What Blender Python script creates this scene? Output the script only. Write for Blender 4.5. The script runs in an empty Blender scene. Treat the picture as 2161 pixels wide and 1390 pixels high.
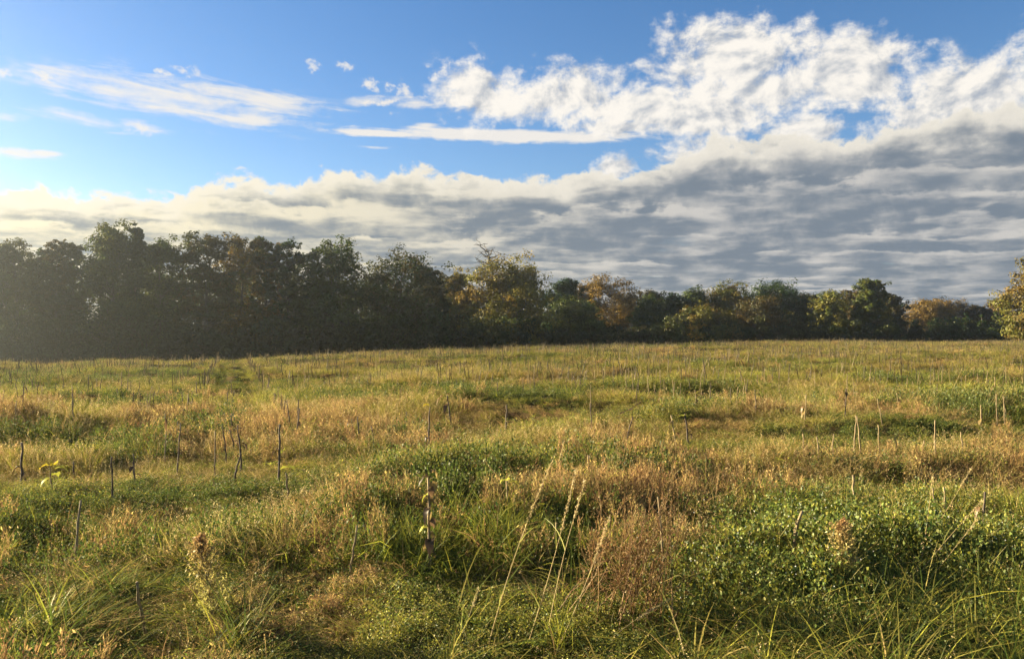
import bpy, math, random
import numpy as np

R = math.radians
sc = bpy.context.scene
COL = sc.collection

# ------------------------------------------------------------------ camera
F_PX = 1601.0            # focal length in pixels of the 2161 px wide picture
EYE = 2.1
HOR = 705.0              # picture row of the horizon
cam_d = bpy.data.cameras.new('camera')
cam = bpy.data.objects.new('camera', cam_d)
COL.objects.link(cam)
cam.location = (0, 0, EYE)
cam.rotation_euler = (R(90) + math.atan((HOR - 695) / F_PX), 0, 0)
cam_d.sensor_width = 36
cam_d.lens = 36 * F_PX / 2161
cam_d.clip_start = 0.1
cam_d.clip_end = 12000
sc.camera = cam

# ------------------------------------------------------------------ sun and exposure
SUN_AZ = R(67)           # to the left of the view
SUN_EL = R(15)
SUN_DIR = np.array([-math.sin(SUN_AZ) * math.cos(SUN_EL), math.cos(SUN_AZ) * math.cos(SUN_EL), math.sin(SUN_EL)])
sun_d = bpy.data.lights.new('sun', 'SUN')
sun_d.energy = 5.0
sun_d.angle = R(0.6)
sun_d.color = (1.0, 0.83, 0.54)
sun = bpy.data.objects.new('sun', sun_d)
COL.objects.link(sun)
sun.rotation_euler = (R(90) - SUN_EL, 0, SUN_AZ - R(180))
sun.location = (-60, 30, 60)

sc.view_settings.view_transform = 'Standard'
sc.view_settings.look = 'None'
sc.view_settings.gamma = 1
sc.view_settings.use_curve_mapping = False
EXPO = 2.55
sc.view_settings.exposure = EXPO
sc.cycles.max_bounces = 3
sc.cycles.diffuse_bounces = 2
sc.cycles.use_adaptive_sampling = True
sc.cycles.adaptive_threshold = 0.03
sc.cycles.glossy_bounces = 2
sc.cycles.transmission_bounces = 4
sc.cycles.volume_bounces = 0
sc.cycles.use_denoising = True
sc.cycles.sample_clamp_indirect = 6

# ------------------------------------------------------------------ node helpers
class NG:
    def __init__(self, tree):
        self.t = tree
    def new(self, typ, **kw):
        n = self.t.nodes.new(typ)
        for k, v in kw.items():
            setattr(n, k, v)
        return n
    def put(self, sock, v):
        if isinstance(v, bpy.types.NodeSocket):
            self.t.links.new(v, sock)
        elif v is not None:
            sock.default_value = v
    def m(self, op, a, b=None, c=None, clamp=False):
        n = self.new('ShaderNodeMath', operation=op, use_clamp=clamp)
        for i, v in enumerate((a, b, c)):
            if v is not None:
                self.put(n.inputs[i], v)
        return n.outputs[0]
    def add(self, *a):
        r = a[0]
        for x in a[1:]:
            r = self.m('ADD', r, x)
        return r
    def mul(self, *a):
        r = a[0]
        for x in a[1:]:
            r = self.m('MULTIPLY', r, x)
        return r
    def sub(self, a, b): return self.m('SUBTRACT', a, b)
    def mx(self, *a):
        r = a[0]
        for x in a[1:]:
            r = self.m('MAXIMUM', r, x)
        return r
    def ss(self, x, lo, hi, a=0.0, b=1.0):
        n = self.new('ShaderNodeMapRange', interpolation_type='SMOOTHSTEP')
        self.put(n.inputs[0], x); self.put(n.inputs[1], lo); self.put(n.inputs[2], hi)
        n.inputs[3].default_value = a; n.inputs[4].default_value = b
        return n.outputs[0]
    def vec(self, x, y, z):
        n = self.new('ShaderNodeCombineXYZ')
        for i, v in enumerate((x, y, z)):
            self.put(n.inputs[i], v)
        return n.outputs[0]
    def vm(self, op, a, b=None, scale=None):
        n = self.new('ShaderNodeVectorMath', operation=op)
        self.put(n.inputs[0], a)
        if b is not None: self.put(n.inputs[1], b)
        if scale is not None: self.put(n.inputs['Scale'], scale)
        return n.outputs['Value'] if op in ('DOT_PRODUCT', 'LENGTH') else n.outputs[0]
    def noise(self, v, scale, detail=5, rough=0.55, dist=0.0, lac=2.0):
        n = self.new('ShaderNodeTexNoise')
        self.put(n.inputs['Vector'], v)
        n.inputs['Scale'].default_value = scale
        n.inputs['Detail'].default_value = detail
        n.inputs['Roughness'].default_value = rough
        n.inputs['Lacunarity'].default_value = lac
        n.inputs['Distortion'].default_value = dist
        return n.outputs[0]
    def mix(self, f, a, b):
        n = self.new('ShaderNodeMix', data_type='RGBA')
        self.put(n.inputs[0], f); self.put(n.inputs[6], a); self.put(n.inputs[7], b)
        return n.outputs[2]
    def curve(self, x, pts):
        n = self.new('ShaderNodeFloatCurve')
        c = n.mapping.curves[0]
        while len(c.points) < len(pts):
            c.points.new(0.5, 0.5)
        for p, (a, b) in zip(c.points, pts):
            p.location = (a, b)
        n.mapping.update()
        self.put(n.inputs['Value'], x)
        return n.outputs[0]

def az_of(px): return math.atan((px - 1080.5) / F_PX)
def el_of(px, py): return math.atan((HOR - py) / F_PX * math.cos(az_of(px)))

# ------------------------------------------------------------------ world: sky with clouds
SKY = 0.05
world = bpy.data.worlds.new('World')
sc.world = world
world.use_nodes = True
world.cycles.sampling_method = 'NONE'
g = NG(world.node_tree)
world.node_tree.nodes.clear()

def build_sky():
    sky = g.new('ShaderNodeTexSky', sky_type='NISHITA')
    sky.sun_disc = False
    sky.sun_elevation = SUN_EL
    sky.sun_rotation = -SUN_AZ
    sky.altitude = 50
    sky.air_density = 1.0
    sky.dust_density = 0.25
    sky.ozone_density = 2.0
    tc = g.new('ShaderNodeTexCoord')
    D = g.vm('NORMALIZE', tc.outputs['Generated'])
    sp = g.new('ShaderNodeSeparateXYZ'); g.put(sp.inputs[0], D)
    x, y, z = sp.outputs
    az = g.m('ARCTAN2', x, y)
    el = g.m('ARCSINE', z)
    zc = g.mx(z, 0.0)
    # point where the line of sight meets a flat cloud deck
    px_ = g.m('DIVIDE', x, g.add(zc, 0.075)); py_ = g.m('DIVIDE', y, g.add(zc, 0.075))
    P = g.vec(px_, py_, 0.0)
    sphere = g.vec(az, g.mul(el, 1.25), 0.0)

    # nearness to the sun in azimuth and elevation
    sd = g.vm('DOT_PRODUCT', D, tuple(SUN_DIR))
    near = g.ss(sd, 0.15, 0.95)

    n_big = g.noise(sphere, 5.0, 7, 0.58)
    n_mid = g.noise(sphere, 13.0, 8, 0.62, 0.3)
    n_fine = g.noise(sphere, 30.0, 6, 0.6)
    # same billows sampled a step towards the sun: gives lit and shaded flanks
    off = g.vm('ADD', sphere, (-0.012, 0.010, 0.0))
    n_mid_s = g.noise(off, 13.0, 8, 0.62, 0.3)

    # ---- bank of stratocumulus low over the horizon
    prof = []
    for p, yy in ((-900, 470), (-400, 430), (0, 400), (330, 401), (430, 392), (520, 378), (600, 388), (680, 352), (860, 362), (1000, 366),
                  (1200, 371), (1290, 366), (1390, 330), (1500, 300), (1650, 290), (1850, 262), (2050, 232), (2161, 215), (2500, 190), (3200, 240)):
        prof.append(((az_of(p) + math.pi) / (2 * math.pi), el_of(p, yy)))
    pts = [(0.0, 0.12), (0.2, 0.12)] + prof + [(0.82, 0.14), (1.0, 0.12)]  # bank kept low out of view, so less light comes from behind
    azn = g.m('DIVIDE', g.add(az, math.pi), 2 * math.pi)
    top = g.curve(azn, pts)
    n_edge = g.noise(sphere, 22.0, 7, 0.6, 0.2)
    topn = g.add(top, g.mul(g.sub(n_mid, 0.5), 0.075), g.mul(g.sub(n_edge, 0.5), 0.055))
    d_bank = g.sub(topn, el)
    a_bank = g.ss(d_bank, -0.002, 0.008)
    streak = g.noise(P, 1.5, 8, 0.56, 0.25)
    streak_s = g.noise(g.vm('ADD', P, (-0.13, 0.075, 0.0)), 1.5, 8, 0.56, 0.25)
    fine_st = g.noise(P, 0.6, 3, 0.5, 0.2)
    s_lit = g.mul(g.sub(streak, streak_s), 5.2)
    wob = g.vm('ADD', P, g.vm('SCALE', g.vec(g.sub(streak, 0.5), g.sub(streak_s, 0.5), 0.0), None, 0.8))
    vo = g.new('ShaderNodeTexVoronoi', feature='SMOOTH_F1', voronoi_dimensions='2D')
    g.put(vo.inputs['Vector'], wob); vo.inputs['Scale'].default_value = 2.4; vo.inputs['Smoothness'].default_value = 0.25
    cell = vo.outputs['Distance']
    # thin places between the billows: bright cream; thick: slate
    dist = g.m('SQRT', g.add(g.mul(px_, px_), g.mul(py_, py_)))
    def rows(freq, seed, amp):
        warp = g.noise(g.vm('ADD', P, (seed, seed * 0.7, 0.0)), 1.25, 7, 0.55, 0.2)
        fr = g.m('FRACT', g.add(g.mul(dist, freq), g.mul(g.sub(warp, 0.5), amp), g.mul(g.sub(n_mid, 0.5), 0.9), seed))
        mask = g.ss(g.noise(g.vm('ADD', P, (seed * 2.1, -seed, 0.0)), 0.9, 5, 0.55), 0.44, 0.62)
        # sunlit crest of each roll of cloud, shading off into its grey base
        return g.mul(mask, g.mul(g.ss(fr, 0.75, 0.05), g.ss(fr, 0.0, 0.20)))
    roll = g.add(rows(1.15, 3.3, 2.3), rows(0.8, 9.1, 2.0))
    thin = g.add(g.mul(g.sub(0.50, streak), 1.6), g.mul(g.sub(0.5, fine_st), 1.0), g.mul(g.sub(cell, 0.40), 0.7), g.mul(s_lit, 0.7), g.mul(roll, 1.15), -0.22)
    edge = g.ss(d_bank, 0.045, 0.0)
    lowband = g.mul(g.ss(el, 0.11, 0.045), 0.12)
    bright = g.add(g.mul(edge, 0.78), g.mul(thin, 0.62), g.mul(near, 0.25), g.mul(g.sub(n_mid, n_mid_s), 1.6), lowband, 0.20)
    bright = g.ss(bright, -0.12, 1.0)
    k = 1.0 / SKY / 2 ** EXPO
    def C(r, gg, b, s=1.0): return (r * k * s, gg * k * s, b * k * s, 1)
    dark = g.mix(near, C(0.200, 0.245, 0.300), C(0.25, 0.29, 0.325))
    lit = g.mix(near, C(0.62, 0.60, 0.57), C(0.98, 0.88, 0.62))
    lit = g.mix(g.mul(edge, 0.7), lit, C(0.97, 0.91, 0.78))
    c_bank = g.mix(bright, dark, lit)

    # gaps in the deck, where blue shows
    gap = g.mul(g.ss(g.add(g.mul(streak, 0.7), g.mul(fine_st, 0.3)), 0.40, 0.31), g.ss(el, 0.15, 0.05))
    a_bank = g.mul(a_bank, g.sub(1.0, g.mul(gap, 0.7)))

    # ---- scattered cumulus and wisps higher up
    def blob(px, py, rx, ry, tilt=0.0):
        a0, e0 = az_of(px), el_of(px, py)
        da = g.sub(az, a0); de = g.sub(el, e0)
        if tilt:
            de = g.sub(de, g.mul(da, tilt))
        q = g.add(g.m('POWER', g.mul(da, F_PX / rx), 2.0), g.m('POWER', g.mul(de, F_PX / ry), 2.0))
        return g.m('SUBTRACT', 1.0, g.m('SQRT', q))
    puffs = [blob(1030, 195, 150, 78), blob(1200, 205, 190, 70), blob(1330, 225, 210, 52), blob(1545, 130, 185, 105),
             blob(1480, 240, 260, 55), blob(1790, 155, 160, 90), blob(1640, 190, 180, 66), blob(2060, 200, 230, 95, 0.15), blob(1480, 330, 160, 55),
             blob(1700, 275, 120, 45), blob(2000, 260, 280, 60, 0.1), blob(1300, 268, 120, 22), 
             
             blob(1310, 350, 60, 35)]
    cov = puffs[0]
    for b in puffs[1:]:
        cov = g.mx(cov, b)
    # beyond the view: unseen cumulus, thinned to cut the ambient light
    ring = g.ss(g.m('ABSOLUTE', az), 0.62, 0.95)
    wide = g.sub(g.mul(g.sub(g.noise(sphere, 2.2, 3, 0.5), 0.56), 5.0), 0.2)
    wide = g.mul(wide, g.ss(el, 1.1, 0.5))
    cov = g.add(g.mul(cov, g.sub(1.0, ring)), g.mul(wide, ring))
    cov = g.mx(cov, -0.6)
    n_tiny = g.noise(sphere, 75.0, 4, 0.6)
    d_puff = g.add(cov, 0.10, g.mul(g.sub(n_mid, 0.5), 2.1), g.mul(g.sub(n_fine, 0.5), 1.1), g.mul(g.sub(n_tiny, 0.5), 0.6))
    a_puff = g.ss(d_puff, 0.08, 0.72)
    lit_p = g.add(0.66, g.mul(g.sub(n_mid, n_mid_s), 4.8), g.mul(g.ss(d_puff, 1.6, 0.4), 0.25), g.mul(near, 0.2))
    lit_p = g.ss(lit_p, 0.0, 1.25)
    c_puff = g.mix(lit_p, C(0.41, 0.46, 0.54), C(1.0, 0.95, 0.87))

    bits = [blob(290, 274, 30, 14), blob(388, 150, 26, 15), blob(345, 154, 20, 10), blob(845, 190, 38, 18, -0.3), blob(930, 150, 32, 17, 0.5), blob(657, 140, 18, 14),
            blob(730, 138, 18, 13), blob(777, 180, 24, 19), blob(85, 160, 26, 13), blob(10, 155, 30, 12), blob(835, 238, 22, 8), blob(820, 215, 60, 10, 0.1)]
    bc = bits[0]
    for b in bits[1:]:
        bc = g.mx(bc, b)
    d_b = g.add(bc, -0.05, g.mul(g.sub(n_fine, 0.5), 2.6), g.mul(g.sub(n_tiny, 0.5), 4.0))
    a_b = g.mul(g.ss(d_b, 0.05, 1.3), g.ss(bc, -0.6, 0.2), g.sub(1.0, ring), 0.9)
    wx = g.vec(g.mul(az, 9.0), g.mul(g.add(el, g.mul(az, 0.04)), 60.0), 0.0)
    n_w = g.noise(wx, 1.2, 8, 0.62, 0.7)
    wisps = [blob(210, 186, 180, 26, -0.04), blob(400, 210, 250, 42, -0.04), blob(580, 214, 140, 22, 0.0), blob(530, 250, 120, 24, 0.02),
             blob(170, 250, 90, 14, -0.1), blob(290, 262, 50, 10, -0.1), blob(20, 320, 60, 11), blob(85, 322, 30, 6), blob(10, 245, 40, 8),
             blob(770, 215, 50, 12, 0.1),  blob(900, 264, 26, 8),
             blob(780, 310, 50, 4), blob(1250, 288, 140, 17), blob(880, 215, 70, 12)]
    wc = wisps[0]
    for b in wisps[1:]:
        wc = g.mx(wc, b)
    wc = g.mul(wc, g.sub(1.0, ring))
    d_w = g.add(wc, 0.22, g.mul(g.sub(n_w, 0.5), 3.4), g.mul(g.sub(n_fine, 0.5), 0.8), g.mul(g.sub(n_tiny, 0.5), 0.7))
    a_w = g.mul(g.ss(d_w, 0.0, 1.35), g.ss(wc, -0.7, 0.2), 0.92)
    c_w = C(0.90, 0.86, 0.80)

    hs = g.new('ShaderNodeHueSaturation'); hs.inputs['Saturation'].default_value = 1.28; hs.inputs['Value'].default_value = 0.64
    tint = g.new('ShaderNodeMix', data_type='RGBA', blend_type='MULTIPLY'); tint.inputs[0].default_value = 1.0
    g.put(tint.inputs[6], sky.outputs[0]); tint.inputs[7].default_value = (1.0, 0.93, 0.98, 1)
    g.put(hs.inputs['Color'], tint.outputs[2])
    base = hs.outputs[0]
    # a little moisture in the air low over the horizon
    c = base
    c = g.mix(a_w, c, c_w)
    c = g.mix(a_b, c, c_w)
    bar = g.mx(blob(1060, 286, 340, 17, -0.01), blob(800, 281, 130, 9))
    a_bar = g.mul(g.ss(g.add(bar, g.mul(g.sub(n_w, 0.5), 1.3), g.mul(g.sub(n_fine, 0.5), 0.9)), 0.0, 0.5), 0.95)
    c = g.mix(a_bar, c, c_w)
    c = g.mix(a_puff, c, c_puff)
    c = g.mix(a_bank, c, c_bank)
    # below the horizon: the ground's own dull tone
    c = g.mix(g.ss(el, 0.0, -0.03), c, C(0.09, 0.085, 0.06))
    bg = g.new('ShaderNodeBackground')
    g.put(bg.inputs[0], c); bg.inputs[1].default_value = SKY
    out = g.new('ShaderNodeOutputWorld')
    world.node_tree.links.new(bg.outputs[0], out.inputs[0])
build_sky()

# ------------------------------------------------------------------ numpy helpers
def vnoise(x, y, seed=0):
    """smooth value noise, 0..1"""
    x = np.asarray(x, float); y = np.asarray(y, float)
    xi = np.floor(x).astype(np.int64); yi = np.floor(y).astype(np.int64)
    xf = x - xi; yf = y - yi
    def h(a, b):
        n = (a * 374761393 + b * 668265263 + seed * 982451653) & 0x7fffffff
        n = ((n ^ (n >> 13)) * 1274126177) & 0x7fffffff
        return ((n ^ (n >> 16)) & 0xffff) / 65535.0
    u = xf * xf * (3 - 2 * xf); v = yf * yf * (3 - 2 * yf)
    return (h(xi, yi) * (1 - u) + h(xi + 1, yi) * u) * (1 - v) + (h(xi, yi + 1) * (1 - u) + h(xi + 1, yi + 1) * u) * v
def fbm(x, y, scale, seed=0, octv=3):
    s = 0; a = 1; t = 0
    for o in range(octv):
        s = s + a * vnoise(np.asarray(x) / scale * 2 ** o + 17.3 * o, np.asarray(y) / scale * 2 ** o - 9.1 * o, seed + o)
        t += a; a *= 0.5
    return s / t

ROW_AZ = az_of(492)      # the crop rows run this way
ROW_D = np.array([math.sin(ROW_AZ), math.cos(ROW_AZ)])
ROW_N = np.array([math.cos(ROW_AZ), -math.sin(ROW_AZ)])
_u = [(p - 1080.5) / F_PX for p in (-700, 0, 500, 760, 1100, 1400, 1700, 2161, 2900)]
_CD = [52, 60, 64, 70, 80, 92, 105, 120, 130]                  # how far off the field's crest is
_CY = [770, 762, 757, 742, 730, 723, 720, 719, 719]            # picture row of its skyline
_CZ = [EYE - (yy - HOR) / F_PX * d - 0.42 for yy, d in zip(_CY, _CD)]
_CS = [(yy - HOR) / F_PX + 0.013 for yy in _CY]
def ground_base(x, y):
    x = np.asarray(x, float); y = np.asarray(y, float)
    ye = np.maximum(y, 3.0)
    u = np.clip(x / ye, -1.1, 1.1)
    d = np.interp(u, _u, _CD); zc = np.interp(u, _u, _CZ); s = np.interp(u, _u, _CS)
    t = np.clip((ye - 6) / (d - 6), 0, 1)
    z = zc * t * t * (3 - 2 * t)
    over = np.maximum(ye - d, 0)
    over = np.minimum(over, 140)
    z = z - s * over * over / (over + 12)
    return z
def ground(x, y):
    x = np.asarray(x, float); y = np.asarray(y, float)
    z = ground_base(x, y)
    fade = np.clip(1.3 - np.abs(y) / 200, 0, 1)
    hum = (fbm(x * 0.36, y, 2.3, 5, 3) - 0.5) * 0.85 + (fbm(x, y, 9.0, 15, 2) - 0.5) * 0.4
    hum = hum * np.clip((y - 2) / 6, 0.25, 1)
    r = x * ROW_N[0] + y * ROW_N[1]
    bed = 0.035 * np.cos(r / 1.15 * 2 * np.pi)
    # a low trench behind the weeds on the right
    al = -0.16 * (np.exp(-((r + 0.62) / 0.3) ** 2) + np.exp(-((r - 0.62) / 0.3) ** 2)) * np.clip((y - 24) / 8, 0, 1)
    bed = bed + al
    tr = -0.25 * np.exp(-((y - 10.0 - 0.05 * x) / 0.8) ** 2) * np.clip((x - 1.6) / 1.2, 0, 1)
    return z + (hum + bed + tr) * fade
def at(px, py):
    """point of the ground seen at that place of the picture"""
    u = (px - 1080.5) / F_PX; s = (py - HOR) / F_PX
    ys = np.geomspace(3, 400, 6000)
    zr = EYE - s * ys
    zg = ground_base(u * ys, ys)
    i = int(np.argmax(zr < zg)) or len(ys) - 1
    yy = ys[i]
    return np.array([u * yy, yy, float(ground(u * yy, yy))])

def make_mesh(name, V, Q, cols=None, mats=(), smooth=False, T=None, mat_idx=None):
    """V (n,3), Q (m,4) quads, cols (n,3)"""
    me = bpy.data.meshes.new(name)
    V = np.asarray(V, np.float32); Q = np.asarray(Q, np.int32)
    me.vertices.add(len(V)); me.vertices.foreach_set('co', V.ravel())
    me.loops.add(Q.size); me.loops.foreach_set('vertex_index', Q.ravel())
    me.polygons.add(len(Q))
    me.polygons.foreach_set('loop_start', np.arange(0, Q.size, 4, dtype=np.int32))
    if smooth:
        me.polygons.foreach_set('use_smooth', np.ones(len(Q), bool))
    for m_ in mats:
        me.materials.append(m_)
    if mat_idx is not None:
        me.polygons.foreach_set('material_index', np.asarray(mat_idx, np.int32))
    if cols is not None:
        at_ = me.attributes.new('col', 'FLOAT_COLOR', 'POINT')
        c4 = np.ones((len(V), 4), np.float32); c4[:, :3] = cols
        at_.data.foreach_set('color', c4.ravel())
    me.update(calc_edges=True)
    me.validate()
    return me

class Buf:
    def __init__(self): self.V = []; self.Q = []; self.C = []; self.n = 0
    def put(self, V, Q, C):
        V = np.asarray(V, float).reshape(-1, 3); Q = np.asarray(Q, int).reshape(-1, 4)
        C = np.asarray(C, float)
        if C.ndim == 1: C = np.tile(C, (len(V), 1))
        self.V.append(V); self.Q.append(Q + self.n); self.C.append(C); self.n += len(V)
        return self
    def mesh(self, name, mats, smooth=False):
        return make_mesh(name, np.concatenate(self.V), np.concatenate(self.Q), np.concatenate(self.C), mats, smooth)

def tube(pts, rad, sides=6, cap=True):
    pts = np.asarray(pts, float); k = len(pts)
    rad = np.asarray(rad, float) * np.ones(k)
    d = np.gradient(pts, axis=0); d /= np.linalg.norm(d, axis=1)[:, None] + 1e-9
    ref = np.where(np.abs(d[:, 2:3]) > 0.9, np.array([[1., 0, 0]]), np.array([[0, 0, 1.]]))
    a = np.cross(d, ref); a /= np.linalg.norm(a, axis=1)[:, None] + 1e-9
    b = np.cross(d, a)
    th = np.arange(sides) / sides * 2 * np.pi
    V = pts[:, None] + rad[:, None, None] * (np.cos(th)[None, :, None] * a[:, None] + np.sin(th)[None, :, None] * b[:, None])
    V = V.reshape(-1, 3)
    i = np.arange(k - 1)[:, None] * sides; j = np.arange(sides)[None]; j2 = (j + 1) % sides
    Q = np.stack([i + j, i + j2, i + sides + j2, i + sides + j], -1).reshape(-1, 4)
    if cap and sides == 6:
        o = (k - 1) * sides
        Q = np.vstack([Q, [[o, o + 1, o + 2, o + 3], [o, o + 3, o + 4, o + 5]]])
    return V, Q

def leaves(cent, size, rng, aspect=0.55, up=0.0, outdir=None, face=None):
    """kite-shaped leaves, one quad each, with random orientation"""
    n = len(cent)
    ax = rng.normal(size=(n, 3)); ax[:, 2] += up
    if outdir is not None: ax += outdir
    ax /= np.linalg.norm(ax, axis=1)[:, None] + 1e-9
    if face is not None:                      # leaves that face outwards
        fn = rng.normal(size=(n, 3)) * 0.38 + face
        fn /= np.linalg.norm(fn, axis=1)[:, None] + 1e-9
        ax -= (ax * fn).sum(1)[:, None] * fn
        ax /= np.linalg.norm(ax, axis=1)[:, None] + 1e-9
        t = np.cross(fn, ax)
    else:
        t = rng.normal(size=(n, 3))
    t -= (t * ax).sum(1)[:, None] * ax
    t /= np.linalg.norm(t, axis=1)[:, None] + 1e-9
    s = np.asarray(size) * np.ones(n)
    L = ax * s[:, None]; W = t * (s * aspect)[:, None] * 0.5
    nrm = np.cross(ax, t) * (s * 0.12)[:, None]
    V = np.stack([cent - 0.5 * L, cent + W + nrm, cent + 0.5 * L, cent - W + nrm], 1)
    return V.reshape(-1, 3), np.arange(4 * n).reshape(n, 4)

def blades(root, az, h, lean, droop, width, rng, seg=3):
    """strips of grass; all arguments per blade"""
    n = len(root)
    t = np.linspace(0, 1, seg + 1)
    d = np.stack([np.sin(az), np.cos(az), np.zeros(n)], 1)
    hor = (lean[:, None] * t + droop[:, None] * t ** 2)            # n,seg+1
    ver = t[None] * (1 - 0.55 * np.minimum(droop, 1.6)[:, None] * t[None] ** 1.5)
    P = root[:, None] + h[:, None, None] * (hor[..., None] * d[:, None] + ver[..., None] * np.array([0, 0, 1.]))
    tw = az + np.pi / 2 + rng.normal(size=n) * 0.7
    side = np.stack([np.sin(tw), np.cos(tw), rng.normal(size=n) * 0.25], 1)
    w = width[:, None] * (1 - t[None] ** 1.6 * 0.92) * 0.5
    A = P + w[..., None] * side[:, None]; B = P - w[..., None] * side[:, None]
    V = np.stack([A, B], 2).reshape(n, -1, 3)
    m_ = 2 * (seg + 1)
    i = np.arange(seg) * 2
    q = np.stack([i, i + 1, i + 3, i + 2], -1)
    Q = (np.arange(n)[:, None, None] * m_ + q[None]).reshape(-1, 4)
    return V.reshape(-1, 3), Q, m_

def rep(c, k): return np.repeat(c, k, axis=0)

# ------------------------------------------------------------------ materials
def leaf_material(name, trans=0.35, gloss=0.05, jitter=0.18, hue=0.025, patch=0.0, rough=0.45):
    m_ = bpy.data.materials.new(name); m_.use_nodes = True
    t = m_.node_tree; t.nodes.clear(); q = NG(t)
    a = q.new('ShaderNodeAttribute', attribute_name='col')
    oi = q.new('ShaderNodeObjectInfo')
    hs = q.new('ShaderNodeHueSaturation')
    geo = q.new('ShaderNodeNewGeometry')
    nz = q.noise(geo.outputs['Position'], 0.45, 3, 0.6)
    q.put(hs.inputs['Color'], a.outputs['Color'])
    q.put(hs.inputs['Hue'], q.add(0.5, q.mul(q.sub(oi.outputs['Random'], 0.5), 2 * hue), q.mul(q.sub(nz, 0.5), patch)))
    r2 = q.m('FRACT', q.mul(oi.outputs['Random'], 37.7))
    q.put(hs.inputs['Value'], q.add(1.0, q.mul(q.sub(r2, 0.5), 2 * jitter)))
    d = q.new('ShaderNodeBsdfDiffuse'); tr = q.new('ShaderNodeBsdfTranslucent'); gl = q.new('ShaderNodeBsdfGlossy')
    q.put(d.inputs[0], hs.outputs[0]); q.put(tr.inputs[0], hs.outputs[0])
    gl.inputs['Roughness'].default_value = rough
    gl.inputs['Color'].default_value = (0.8, 0.8, 0.75, 1)
    m1 = q.new('ShaderNodeMixShader'); m1.inputs[0].default_value = trans
    t.links.new(d.outputs[0], m1.inputs[1]); t.links.new(tr.outputs[0], m1.inputs[2])
    m2 = q.new('ShaderNodeMixShader'); m2.inputs[0].default_value = gloss
    t.links.new(m1.outputs[0], m2.inputs[1]); t.links.new(gl.outputs[0], m2.inputs[2])
    o = q.new('ShaderNodeOutputMaterial'); t.links.new(m2.outputs[0], o.inputs[0])
    return m_
MAT_TREE = leaf_material('tree_leaves', 0.27, 0.012, 0.0, 0.0, 0.0)
MAT_GRASS = leaf_material('grass_blades', 0.40, 0.012, 0.22, 0.015, 0.03, 0.6)
MAT_WEED = leaf_material('weed_leaves', 0.36, 0.025, 0.20, 0.015, 0.03, 0.55)
MAT_PLANT = leaf_material('plant_leaves', 0.36, 0.02, 0.0, 0.0, 0.0)

def bark_material(name, c1, c2, scale=9.0):
    m_ = bpy.data.materials.new(name); m_.use_nodes = True
    q = NG(m_.node_tree); b = m_.node_tree.nodes['Principled BSDF']
    tc = q.new('ShaderNodeTexCoord')
    v = q.vm('MULTIPLY', tc.outputs['Object'], (1.0, 1.0, 0.18))
    n = q.noise(v, scale, 5, 0.65)
    q.put(b.inputs['Base Color'], q.mix(q.ss(n, 0.35, 0.65), c1, c2))
    b.inputs['Roughness'].default_value = 0.9
    bp = q.new('ShaderNodeBump'); bp.inputs['Strength'].default_value = 0.5; bp.inputs['Distance'].default_value = 0.02
    q.put(bp.inputs['Height'], n); m_.node_tree.links.new(bp.outputs[0], b.inputs['Normal'])
    return m_
MAT_BARK = bark_material('bark', (0.045, 0.035, 0.026, 1), (0.11, 0.088, 0.066, 1), 3.0)
MAT_STALK = bark_material('dry_stalk', (0.13, 0.096, 0.046, 1), (0.28, 0.21, 0.105, 1), 30.0)
MAT_STALK_DARK = bark_material('backlit_stalk', (0.045, 0.034, 0.024, 1), (0.11, 0.08, 0.05, 1), 30.0)  # darker copy of the stalk, with the look of backlight put into its colour

def soil_material():
    m_ = bpy.data.materials.new('field_soil'); m_.use_nodes = True
    q = NG(m_.node_tree); b = m_.node_tree.nodes['Principled BSDF']
    geo = q.new('ShaderNodeNewGeometry')
    p = geo.outputs['Position']
    n1 = q.noise(p, 0.35, 4, 0.6); n2 = q.noise(p, 6.0, 5, 0.65); n3 = q.noise(p, 60.0, 3, 0.6)
    c = q.mix(q.ss(n1, 0.4, 0.6), (0.050, 0.052, 0.018, 1), (0.085, 0.060, 0.026, 1))
    c = q.mix(q.mul(q.ss(n2, 0.45, 0.7), 0.8), c, (0.030, 0.024, 0.014, 1))
    c = q.mix(q.mul(q.ss(n3, 0.5, 0.7), 0.5), c, (0.13, 0.10, 0.05, 1))
    q.put(b.inputs['Base Color'], c); b.inputs['Roughness'].default_value = 1.0; b.inputs['Specular IOR Level'].default_value = 0.0
    bp = q.new('ShaderNodeBump'); bp.inputs['Strength'].default_value = 0.8; bp.inputs['Distance'].default_value = 0.04
    q.put(bp.inputs['Height'], q.add(n2, n3)); m_.node_tree.links.new(bp.outputs[0], b.inputs['Normal'])
    return m_
MAT_SOIL = soil_material()

# ------------------------------------------------------------------ object helpers
def link(name, me, parent=None):
    o = bpy.data.objects.new(name, me); COL.objects.link(o)
    if parent is not None: o.parent = parent
    return o
def tag(o, label=None, cat=None, group=None, kind=None):
    if label: o['label'] = label
    if cat: o['category'] = cat
    if group: o['group'] = group
    if kind: o['kind'] = kind
    return o

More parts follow.
